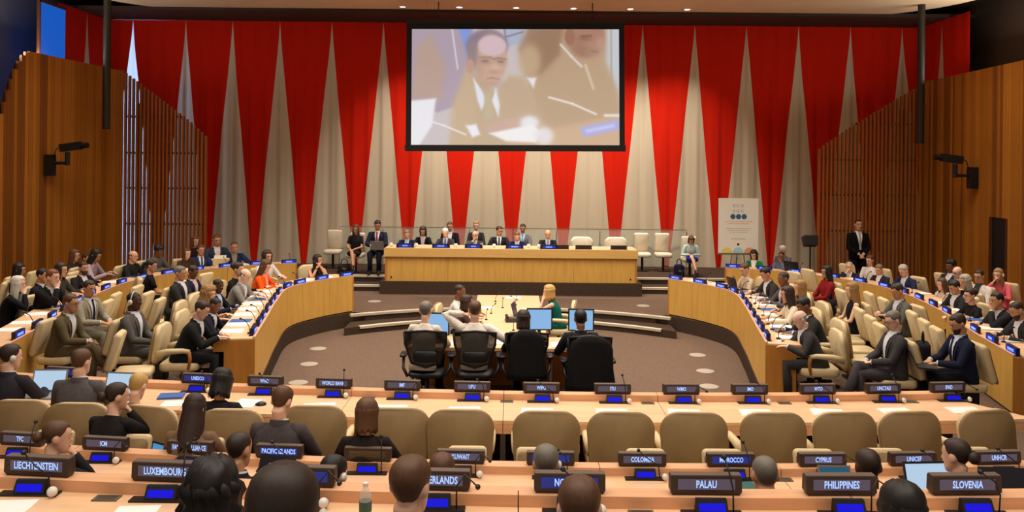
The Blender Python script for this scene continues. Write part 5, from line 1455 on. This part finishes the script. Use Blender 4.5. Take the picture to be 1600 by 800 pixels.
for k, (z, w, mm) in enumerate(((0.075, 0.66, M_po), (0.035, 0.52, M_po), (-0.05, 0.6, M_pt), (-0.085, 0.52, M_pt), (-0.12, 0.4, M_pt), (-0.24, 0.36, M_pt))):
    rg = random.Random(k); b = MB(); x = -w * pw / 2
    while x < w * pw / 2:
        l = rg.uniform(0.02, 0.07); b.box((x + l / 2, -0.0165, pc_ + z * ph), (l, 0.002, 0.012)); x += l + 0.012
    o = b.build('print_line', mm, bd); o['kind'] = 'stuff'
b = MB(); b.cyl((0, 0, 0), 0.028, 0.003, 14); b.build('emblem', M_black, bd, loc=(0, -0.016, pc_ - ph * 0.34), rot=(R(90), 0, 0))
for k, rgb in ((-1, (216, 196, 110)), (0, (150, 196, 206)), (1, (224, 150, 110))):
    b = MB(); n_ = 14; pts = [(k * 0.27 + 0.13 * math.cos(PI * j / n_), -0.0165 - 0.0006 * (k + 1), pc_ - ph / 2 + 0.005 + 0.13 * math.sin(PI * j / n_)) for j in range(n_ + 1)]
    b.add(pts, [tuple(range(n_ + 1))]); b.build('colour_arc', mat('arc_%d' % k, rgb, 0.7), bd)
b = MB(); b.box((0, -0.01, p0.z - 0.02), (pw + 0.02, 0.06, 0.035)); b.build('ledge', mat('easel_grey', (96, 88, 76), 0.5), po)
for x0_, y0_ in ((-0.22, -0.02), (0.22, -0.02), (0.0, 0.45)):
    b = MB(); b.tube([(x0_ * 0.6, 0.03, p0.z + 0.05), (x0_ * 1.2, y0_, 0.01)], 0.012, 6); b.build('leg', MATS['easel_grey'], po)

# ================================================================== DAIS GLASS RAIL, SMALL STANDS, CAMERAS
gr = thing('glass_railing', 'low clear glass railing along the back of the dais', 'railing', (0, 23.02, DAIS))
x0 = -4.75
for i in range(8):
    w = 1.2; xa = x0 + i * w
    b = MB(); b.box((xa + w / 2, 0, 0.55), (w - 0.03, 0.014, 0.98)); b.build('glass_pane', M_glass, gr)
for i in range(9):
    b = MB(); b.box((x0 + i * 1.2, 0, 0.5), (0.02, 0.03, 1.0)); b.build('post', M_steel, gr)
b = MB(); b.box((x0 + 4.8, 0, 1.05), (9.6, 0.022, 0.016)); b.build('top_rail', M_steel, gr)
for xx, yy, lab in ((1265, 392, 'black music stand before the right slats'),):
    p = at(1266, 378, 20.6)
    t = thing('music_stand', lab, 'stand', (p.x, p.y, 0))
    b = MB(); b.box((0, 0, p.z + 0.02), (0.30, 0.22, 0.24), rot=Matrix.Rotation(R(-18), 3, 'X'), taper=1.15); b.build('tray', M_black, t)
    b = MB(); b.cyl((0, 0, 0.02), 0.02, p.z - 0.1, 8); b.build('pole', M_black, t)
    b = MB()
    for k in range(3): b.tube([(0, 0, 0.12), (0.28 * math.cos(k * 2.09), 0.28 * math.sin(k * 2.09), 0.01)], 0.012, 6)
    b.build('foot', M_black, t)
def wall_camera(sg, pm, label, arm_up):
    t = thing('wall_camera', label, 'camera', pm)
    b = MB(); b.box((0, 0, 0), (0.16, 0.20, 0.48)); b.build('wall_bracket', M_black, t)
    s = -sg
    b = MB(); b.tube([(s * 0.06, 0, 0.05), (s * 0.40, -0.02, 0.05)], 0.035, 8); b.build('arm', M_black, t)
    b = MB(); b.tube([(s * 0.40, -0.02, 0.0), (s * 0.40, -0.02, 0.30)], 0.055, 8); b.build('yoke', M_black, t)
    b = MB(); b.box((s * 0.48, -0.02, 0.42), (0.46, 0.16, 0.17), rot=Matrix.Rotation(R(-8 * s), 3, 'Y')); bo = b.build('camera_body', M_black, t)
    b = MB(); b.tube([(s * 0.70, -0.02, 0.44), (s * 0.86, -0.02, 0.46)], [0.055, 0.065], 10); b.build('lens', M_darkmetal, bo)
    b = MB(); b.tube([(s * 0.05, 0, 0.1), (s * 0.16, -0.05, 0.36), (s * 0.3, -0.03, 0.46)], 0.012, 6); b.build('cable', M_black, t)
pL = at(70, 258, 18.75); wall_camera(-1, (pL.x + 0.12, pL.y, pL.z), 'black video camera on bracket on the left wood wall', 1)
pR = at(1525, 278, 18.5); wall_camera(1, (pR.x - 0.08, pR.y, pR.z), 'black video camera on bracket on the right wood wall', 1)
# floor discs
b = MB(); b.lathe((0, 0, 0), [(0.15, 0.0), (0.15, 0.006), (0.13, 0.012), (0.01, 0.012)], 20); ME_disc = b.mesh('floor_disc', False, [mat('disc_grey', (170, 160, 146), 0.6)])
for i, (xx, yy, z, lab) in enumerate(((497, 545, WELL, 'left well edge, farthest of three'), (483, 569, WELL, 'left well edge, middle of three'), (466, 598, WELL, 'left well edge, nearest of three'),
                                      (1090, 555, WELL, 'right well edge, farthest of three'), (1102, 580, WELL, 'right well edge, middle of three'), (1108, 604, WELL, 'right well edge, nearest of three'), (585, 471, 0, 'carpet left of the dais front'), (1005, 478, 0, 'carpet right of the dais front'))):
    p = on(xx, yy, z)
    tag(link('floor_disc', ME_disc, None, (p.x, p.y, z)), 'white round floor plate in the %s' % lab if 'carpet' in lab else 'white round floor plate on the %s' % lab, 'floor plate', 'white floor plates')

# ================================================================== WELL TABLE EQUIPMENT
M_mesh = glass('chair_mesh', (14, 14, 14), 0.94)
b = MB(); pts = [(-0.30, -0.30, 1.06), (0, -0.33, 1.09), (0.30, -0.30, 1.06), (0.285, -0.29, 0.9), (0.20, -0.25, 0.62), (0, -0.25, 0.56), (-0.20, -0.25, 0.62), (-0.285, -0.29, 0.9), (-0.30, -0.30, 1.06)]
b.tube(pts, 0.018, 8); ME_of = b.mesh('back_frame', True, [M_black])
b = MB(); b.add([V(p) for p in pts[:-1]], [tuple(range(8))]); ME_om = b.mesh('back_mesh', False, [M_mesh])
b = MB(); b.slab((0, -0.30, 0.72), 0.36, 0.16, 0.05, 0.06, 4); ME_lum = b.mesh('lumbar_pad', True, [M_black])
b = MB(); b.slab((0, 0, 0), 0.52, 0.48, 0.07, 0.12, 5, M=Matrix.Rotation(R(90), 3, 'X')); ME_os = b.mesh('seat', True, [M_black])
b = MB(); b.tube([(0.26, -0.2, 0.42), (0.33, -0.12, 0.52), (0.34, 0.0, 0.66)], 0.022, 8); b.slab((0.34, 0.02, 0.68), 0.10, 0.26, 0.04, 0.04, 3, M=Matrix.Rotation(R(90), 3, 'X')); ME_oa = b.mesh('arm', True, [M_black])
b = MB(); base_star(b, 0.31); ME_ob = b.mesh('pedestal_base', True, [M_darkmetal])
def office_chair(label, x, y, rz=0.0):
    t = thing('office_chair', label, 'chair', (x, y, WELL), rz, 'mesh office chairs in the well', 1.0)
    for nm_, me_ in (('back_frame', ME_of), ('back_mesh', ME_om), ('lumbar_pad', ME_lum), ('pedestal_base', ME_ob)): link(nm_, me_, t)
    link('seat', ME_os, t, (0, 0, 0.43))
    for sx in (1, -1): link('arm', ME_oa, t, scale=(sx, 1, 1))
    return t
def coat(label, x, y, w, z0, z1, rz):
    b = MB(); n_ = 36; rs = []
    for i in range(9):
        t_ = i / 8
        ring = []
        z = z1 + (z0 - z1) * t_
        hw = w / 2 * (0.62 + 0.38 * min(1, t_ * 5) ** 0.5) * (1 + 0.10 * t_)
        dp = 0.07 + 0.05 * t_
        for j in range(n_):
            a = 2 * PI * j / n_
            r_ = 1 + 0.16 * t_ * math.sin(j * 2.4 + 1) + 0.03 * math.sin(j * 5 + i)
            cx_, sy_ = math.cos(a), math.sin(a)
            ring.append(V((hw * math.copysign(abs(cx_) ** 0.7, cx_) * r_, dp * math.copysign(abs(sy_) ** 0.8, sy_) * r_ - 0.30, z - (0.03 * abs(cx_) ** 3 if i == 0 else 0))))
        rs.append(ring)
    b.rings(rs)
    o = b.build('coat', clo((24, 22, 24)), None, smooth=True, loc=(x, y, WELL), rot=(0, 0, rz))
    return tag(o, label, 'coat')
for px_, lab, Zc in ((665, 'black mesh office chair under the clerk in white vest', 11.98), (742, 'black mesh office chair under the stretching man', 11.98), (823, 'office chair covered by a black coat, third clerk', 11.95), (921, 'office chair covered by a black coat, rightmost clerk', 11.72)):
    x = uv(px_, 560)[0] * (Zc - 0.25) / FPX
    office_chair(lab, x, Zc, 0)
    if px_ == 823: coat('black coat hung over the third office chair', x - 0.0, Zc - 0.03, 0.46, 0.44, 1.12, 0)
    if px_ == 921: coat('black coat hung over the rightmost office chair', x + 0.03, Zc - 0.03, 0.56, 0.34, 1.10, R(-4))
M_scr_pc = emit('monitor_glow', (150, 198, 246), 0.85)
TZ = WELL + 0.733
def monitor(label, px_, py_, Z, w=0.40, h=0.32, rz=0.0):
    p = at(px_, py_, Z)
    t = thing('monitor', label, 'monitor', (p.x, p.y, TZ), rz, 'flat monitors on the clerks table')
    zc = p.z - TZ
    b = MB(); b.box((0, 0.015, zc), (w + 0.04, 0.03, h + 0.04)); bz = b.build('bezel', M_black, t)
    b = MB(); b.box((0, -0.0015, zc), (w, 0.003, h)); b.build('screen', M_scr_pc, bz)
    b = MB(); b.box((0, 0.05, zc / 2), (0.05, 0.03, zc)); b.build('neck', M_black, t)
    b = MB(); b.box((0, 0.04, 0.008), (0.22, 0.16, 0.016)); b.build('foot', M_black, t)
monitor('lit monitor before the clerk in white vest', 683, 506, 12.75, 0.34, 0.30, R(-6))
monitor('lit monitor before the clerk with coat on chair', 843, 499, 12.8, 0.36, 0.30, R(3))
monitor('lit monitor before the rightmost clerk', 908, 500, 12.8, 0.36, 0.30, R(-3))
def flat(name, label, cat, p, w, d, h, m, rz=0.0, group=None, extra=None):
    b = MB(); b.box((0, 0, h / 2), (w, d, h))
    if extra: extra(b)
    return tag(b.build(name, m, None, loc=p, rot=(0, 0, rz)), label, cat, group)
p = on(872, 529, TZ); flat('paper_sheet', 'white sheets before the rightmost clerk', 'paper', (p.x, 12.45, TZ), 0.26, 0.32, 0.012, M_paper, 0.05)
p = on(706, 517, TZ); flat('paper_sheet', 'white sheets left of the stretching man', 'paper', (p.x, 12.5, TZ), 0.2, 0.24, 0.006, M_paper, 0.3)
t = thing('desk_telephone', 'dark grey desk telephone in the middle of the clerks table', 'telephone', (on(801, 490, TZ).x, 14.3, TZ), 0.1)
b = MB(); b.box((0, 0, 0.03), (0.26, 0.24, 0.06), taper=0.9); b.build('body', mat('phone_grey', (54, 56, 50), 0.5), t)
b = MB(); b.tube([(-0.10, -0.11, 0.08), (-0.10, 0, 0.10), (-0.10, 0.11, 0.08)], [0.028, 0.02, 0.028], 8); b.build('handset', M_black, t)
b = MB(); b.box((0.04, 0.03, 0.063), (0.12, 0.07, 0.006)); b.build('display', mat('phone_lcd', (108, 124, 96), 0.3), t)
t = thing('laptop', 'open dark laptop beside the woman in green', 'laptop', (0.22, 14.75, TZ), R(80))
b = MB(); b.box((0, 0, 0.01), (0.34, 0.24, 0.02)); b.build('keyboard_base', M_darkmetal, t)
b = MB(); b.box((0, 0.155, 0.125), (0.34, 0.014, 0.24), rot=Matrix.Rotation(R(-15), 3, 'X')); b.build('lid', mat('lid_navy', (40, 46, 84), 0.4), t)
for i, (x, y, w, d, rz, lab) in enumerate(((-0.35, 13.6, 0.22, 0.3, 0.2, 'left of the telephone'), (0.3, 15.4, 0.22, 0.3, -0.1, 'before the woman in green'), (-0.45, 15.6, 0.24, 0.2, 0.5, 'beside the balding clerk'), (0.05, 16.8, 0.3, 0.22, 0.1, 'at the far end'), (-0.2, 12.6, 0.22, 0.28, 0.0, 'right of the stretching man'))):
    flat('paper_sheet', 'white papers on the clerks table %s' % lab, 'paper', (x, y, TZ), w, d, 0.008, M_paper, rz)
for i, (x, y, lab) in enumerate(((-1.2, 12.55, 'in front of the clerk in white vest'), (0.35, 12.5, 'in front of the third clerk'), (1.15, 12.5, 'in front of the rightmost clerk'))):
    t = thing('keyboard', 'black keyboard %s' % lab, 'keyboard', (x, y, TZ))
    b = MB(); b.box((0, 0, 0.01), (0.42, 0.14, 0.02)); b.build('case', M_black, t)
    b = MB()
    for r_ in range(4):
        for k_ in range(12): b.box((-0.18 + k_ * 0.033, -0.045 + r_ * 0.03, 0.023), (0.026, 0.023, 0.006))
    o = b.build('keys', M_darkmetal, t); o['kind'] = 'stuff'
flat('red_folder', 'red folder standing by the telephone', 'folder', (0.27, 14.1, TZ), 0.05, 0.22, 0.17, mat('folder_red', (176, 30, 40), 0.6), 0.1)
for i, (x, y) in enumerate(((-0.35, 15.0), (-0.15, 15.6), (0.1, 15.9), (-0.3, 16.3), (0.12, 16.5), (-0.42, 14.4), (0.05, 13.5))):
    q = thing('desk_microphone', 'small black microphone on the clerks table, %s from the camera' % ORD[(6, 3, 0, 0, 0, 0, 0)[0] if False else [2, 3, 4, 5, 6, 1, 0][i]], 'microphone', (x, y, TZ), random.uniform(-1.5, 1.5), 'microphones on the clerks table')
    link('stand', ME_sgoose, q, scale=0.8); link('microphone_head', ME_michead, q, (0, 0.096, 0.17))

# ================================================================== LAPTOPS, BAGS, PAPERS, BOTTLE
M_lap = emit('laptop_glow', (196, 224, 250), 0.85); M_lapd = mat('laptop_dark', (30, 30, 36), 0.4); M_silver = mat('laptop_silver', (150, 150, 152), 0.35, metal=0.5)
M_tab = emit('tablet_teal', (40, 110, 140), 0.6); M_tabb = emit('tablet_blue', (90, 170, 226), 0.7)
def laptop(label, p, rz, body, scrm, w=0.34, tiltd=18, name='laptop'):
    t = thing(name, label, 'laptop', p, rz)
    b = MB(); b.box((0, 0, 0.009), (w, 0.23, 0.018)); b.build('keyboard_base', body, t)
    M3 = Matrix.Rotation(R(-tiltd), 3, 'X')
    b = MB(); b.box(V((0, 0.115, 0.015)) + M3 @ V((0, 0.005, 0.115)), (w, 0.012, 0.23), rot=M3); ld = b.build('lid', body, t)
    if scrm:
        b = MB(); b.box(V((0, 0.115, 0.015)) + M3 @ V((0, -0.003, 0.118)), (w - 0.03, 0.003, 0.19), rot=M3); b.build('screen', scrm, ld)
    return t
def rowp(r, px_, f):
    d = ROWS[r]; Z = d['zn'] + (d['zf'] - d['zn']) * f
    x = uv(px_, {1: 600, 2: 735, 3: 780}[r])[0] * Z / FPX
    for _ in range(4): x = uv(px_, {1: 600, 2: 735, 3: 780}[r])[0] * (Z + bow(x)) / FPX
    return (x, Z + bow(x), d['zt'])
laptop('open laptop with bright screen, leftmost at the front desk', rowp(1, 66, 0.30), R(4), M_silver, M_lap)
laptop('open laptop with bright screen before the man in grey', rowp(1, 176, 0.32), R(-6), M_silver, M_lap)
laptop('bright laptop before the woman with bun', rowp(2, 1470, 0.26), R(4), M_lapd, M_lap, 0.36)
laptop('dark laptop beside the dark-haired man, middle desk', rowp(2, 410, 0.2), R(-20), M_lapd, None, 0.3)
laptop('large black open laptop at the right edge of the middle desk', rowp(2, 1597, 0.05), R(-4), M_lapd, None, 0.42)
def tablet(label, p, rz, m, fr, w=0.22, h=0.17, tl=25):
    t = thing('tablet', label, 'tablet', p, rz); M3 = Matrix.Rotation(R(-tl), 3, 'X')
    b = MB(); b.box(M3 @ V((0, 0, h / 2)), (w, 0.012, h), rot=M3); bb = b.build('case', fr, t)
    b = MB(); b.box(M3 @ V((0, -0.0075, h / 2)), (w - 0.03, 0.003, h - 0.03), rot=M3); b.build('screen', m, bb)
    b = MB(); b.box((0, 0.05, 0.004), (w * 0.8, 0.10, 0.008)); b.build('stand', fr, t)
tablet('grey framed tablet with teal screen behind the PHILIPPINES plate', rowp(2, 1306, 0.52), 0, M_tab, M_silver, 0.24, 0.20, 12)
tablet('small tablet beside the PALAU plate', rowp(2, 1170, 0.33), R(8), emit('tablet_green', (110, 160, 140), 0.5), M_lapd, 0.17, 0.15, 20)
p = at(243, 674, 6.75); tablet('blue-screen tablet held before the woman in black jacket', (p.x, p.y + 0.02, 0.58), R(-30), M_tabb, M_lapd, 0.18, 0.26, 8)
b = flat('blue_book', 'blue book lying left of the UNESCO nameplate', 'book', rowp(1, 268, 0.62), 0.24, 0.18, 0.02, mat('book_blue', (58, 100, 170), 0.5), 0.2)
flat('paper_sheet', 'white sheets before the woman in black, front desk', 'paper', rowp(1, 385, 0.45), 0.22, 0.28, 0.006, M_paper, -0.1)
flat('paper_sheet', 'white sheet left of the black-haired woman, front desk', 'paper', rowp(1, 275, 0.3), 0.26, 0.2, 0.005, M_paper, 0.1)
for i, (px_, lab) in enumerate(((8, 'left picture edge'), (205, 'bottom left of LUXEMBOURG'), (870, 'head before NORWAY'))):
    flat('paper_sheet', 'white sheet on the nearest desk by the %s' % lab, 'paper', rowp(3, px_, 0.62), 0.21, 0.28, 0.004, M_paper, 0.1)
flat('paper_sheet', 'white sheets right of the bald man, middle desk', 'paper', rowp(2, 1418, 0.35), 0.24, 0.3, 0.006, M_paper, 0.5)
t = thing('telephone_puck', 'dark round device on the front desk below WHO', 'device', rowp(1, 408, 0.42))
b = MB(); b.lathe((0, 0, 0), [(0.05, 0), (0.055, 0.012), (0.03, 0.026), (0.004, 0.03)], 14); b.build('body', M_black, t, smooth=True)
b = MB(); b.cyl((0, 0, 0.026), 0.016, 0.006, 10); b.build('button', M_steel, t)
# water bottle on the nearest desk
bp = rowp(3, 571, 0.66)
t = thing('water_bottle', 'clear plastic water bottle with green label on the nearest desk', 'bottle', bp)
b = MB(); b.lathe((0, 0, 0), [(0.028, 0), (0.031, 0.006), (0.030, 0.05), (0.031, 0.06), (0.031, 0.12), (0.027, 0.15), (0.014, 0.178), (0.012, 0.19)], 16); b.build('bottle_body', M_bottle, t, smooth=True)
b = MB(); b.cyl((0, 0, 0.188), 0.014, 0.014, 14); b.build('cap', M_white, t)
b = MB(); b.rings([[(0.0318 * math.cos(2 * PI * j / 16), 0.0318 * math.sin(2 * PI * j / 16), z) for j in range(16)] for z in (0.065, 0.115)], cap=False); b.build('label', mat('bottle_label', (60, 96, 84), 0.5), t, smooth=True)
# papers along the inner desks
def desk_papers(D, fr, word):
    c, nr, _ = D
    for i, f in enumerate(fr):
        k = int(f * (len(c) - 1)); x, y = c[k] + nr[k] * 0.36
        rz = math.atan2(-nr[k][0], nr[k][1]) + random.uniform(-0.25, 0.25)
        blue = i % 4 == 2
        b = MB(); b.box((0, 0, 0.004), (0.23, 0.30, 0.008))
        if not blue: b.box((0.04, 0.02, 0.0095), (0.22, 0.29, 0.003), rot=Matrix.Rotation(0.2, 3, 'Z'))
        tag(b.build('document', MATS['book_blue'] if blue else M_paper, None, loc=(x, y, 0.75), rot=(0, 0, rz)), '%s on %s, %s from the dais end' % ('blue folder' if blue else 'white documents', word, ORD[i]), 'document', 'documents on the curved desks')
desk_papers(LI, (0.08, 0.16, 0.24, 0.31, 0.38, 0.45, 0.52, 0.59, 0.66, 0.73, 0.80, 0.87, 0.94), 'the left inner desk')
desk_papers(RI, (0.08, 0.16, 0.31, 0.38, 0.45, 0.52, 0.59, 0.66, 0.73, 0.80, 0.87, 0.94), 'the right inner desk')
desk_papers(LO, (0.12, 0.24, 0.36, 0.44, 0.54, 0.62, 0.70, 0.77, 0.84, 0.91), 'the left outer desk')
desk_papers(RO, (0.22, 0.30, 0.40, 0.48, 0.58, 0.66, 0.74, 0.82, 0.90), 'the right outer desk')
def bag(label, p, rz, w=0.34, h=0.30, d=0.16, col=(22, 22, 26)):
    t = thing('handbag', label, 'bag', p, rz)
    b = MB(); b.slab((0, 0, h / 2), w, h, d, 0.07, 4, tw=1.1); b.build('body', clo(col), t, smooth=True)
    b = MB(); b.tube([(-w * 0.25, 0, h - 0.01), (-w * 0.2, 0, h + 0.1), (0, 0, h + 0.14), (w * 0.2, 0, h + 0.1), (w * 0.25, 0, h - 0.01)], 0.012, 6); b.build('handle', clo(col), t, smooth=True)
    b = MB(); b.box((0, -d / 2 - 0.002, h * 0.55), (w * 0.3, 0.006, 0.04)); b.build('clasp', M_steel, t)
p = SEATS[(243, 466)]; bag('black handbag on a chair in the left block', (p.x, p.y, 0.47), R(-60))
p = SEATS[(1318, 452)]; bag('dark handbag beside the blonde woman, right block', (p.x, p.y, 0.47), R(60), 0.3, 0.28)
p = SEATS[(1473, 512)]; bag('black briefcase beside the bearded typing man', (p.x, p.y, 0.47), R(70), 0.36, 0.26)
p = at(538, 413, 21.2); bag('dark bag at the feet of the woman on the dais', (p.x, p.y, DAIS), 0.2, 0.32, 0.24, 0.18, (40, 30, 26))
p = at(1061, 416, 20.98); bag('small navy backpack on the dais floor', (p.x, p.y, DAIS), 0.1, 0.24, 0.34, 0.16, (26, 24, 50))
# laptops held or on side desks
def lap_on(px_, py_, z, rz, label, body=None, scr_=None, w=0.32, tl=18):
    p = on(px_, py_, z); laptop(label, (p.x, p.y, z), rz, body or M_lapd, scr_, w, tl)
p = at(591, 381, 21.05); laptop('laptop on the lap of the man with red tie', (p.x, p.y, DAIS + 0.63), PI, M_silver, None, 0.32, 20)
laptop('black laptop on the lap of the bearded man', (5.20, 10.38, 0.665), R(70), M_lapd, None, 0.34, 26)
c, nr, _ = RI; k = 10; lp = c[k] + nr[k] * 0.33
laptop('dark laptop before the woman in beige, right inner desk', (lp[0], lp[1], 0.75), math.atan2(-nr[k][0], nr[k][1]) + PI, M_lapd, None, 0.32, 15)
c, nr, _ = RO; k = 8; lp = c[k] + nr[k] * 0.36
laptop('dark laptop before the denim shirt, right outer desk', (lp[0], lp[1], 0.75), math.atan2(-nr[k][0], nr[k][1]) + PI, M_lapd, None, 0.34, 15)
c, nr, _ = LO; k = 9; lp = c[k] + nr[k] * 0.34
t = thing('paper_box', 'cream card box on the left outer desk bend', 'box', (lp[0], lp[1], 0.75), 0.3)
b = MB(); b.box((0, 0, 0.09), (0.30, 0.16, 0.18), taper=1.05); b.build('box_body', M_cream, t)
b = MB(); b.box((0, 0.02, 0.2), (0.26, 0.02, 0.10)); b.build('papers', M_paper, t)
# cups and glasses on the head table
for i, pxx in enumerate((611, 650, 712, 752, 772, 826, 842)):
    x = uv(pxx, 384)[0] * 20.15 / FPX
    b = MB(); b.lathe((0, 0, 0), [(0.028, 0), (0.036, 0.02), (0.040, 0.09), (0.037, 0.09), (0.033, 0.02), (0.004, 0.014)], 12)
    tag(b.build('white_cup', M_white, None, smooth=True, loc=(x, 20.2, DAIS + 0.795)), 'white cup on the head table, %s from the left' % ORD[i], 'cup', 'cups on the head table')
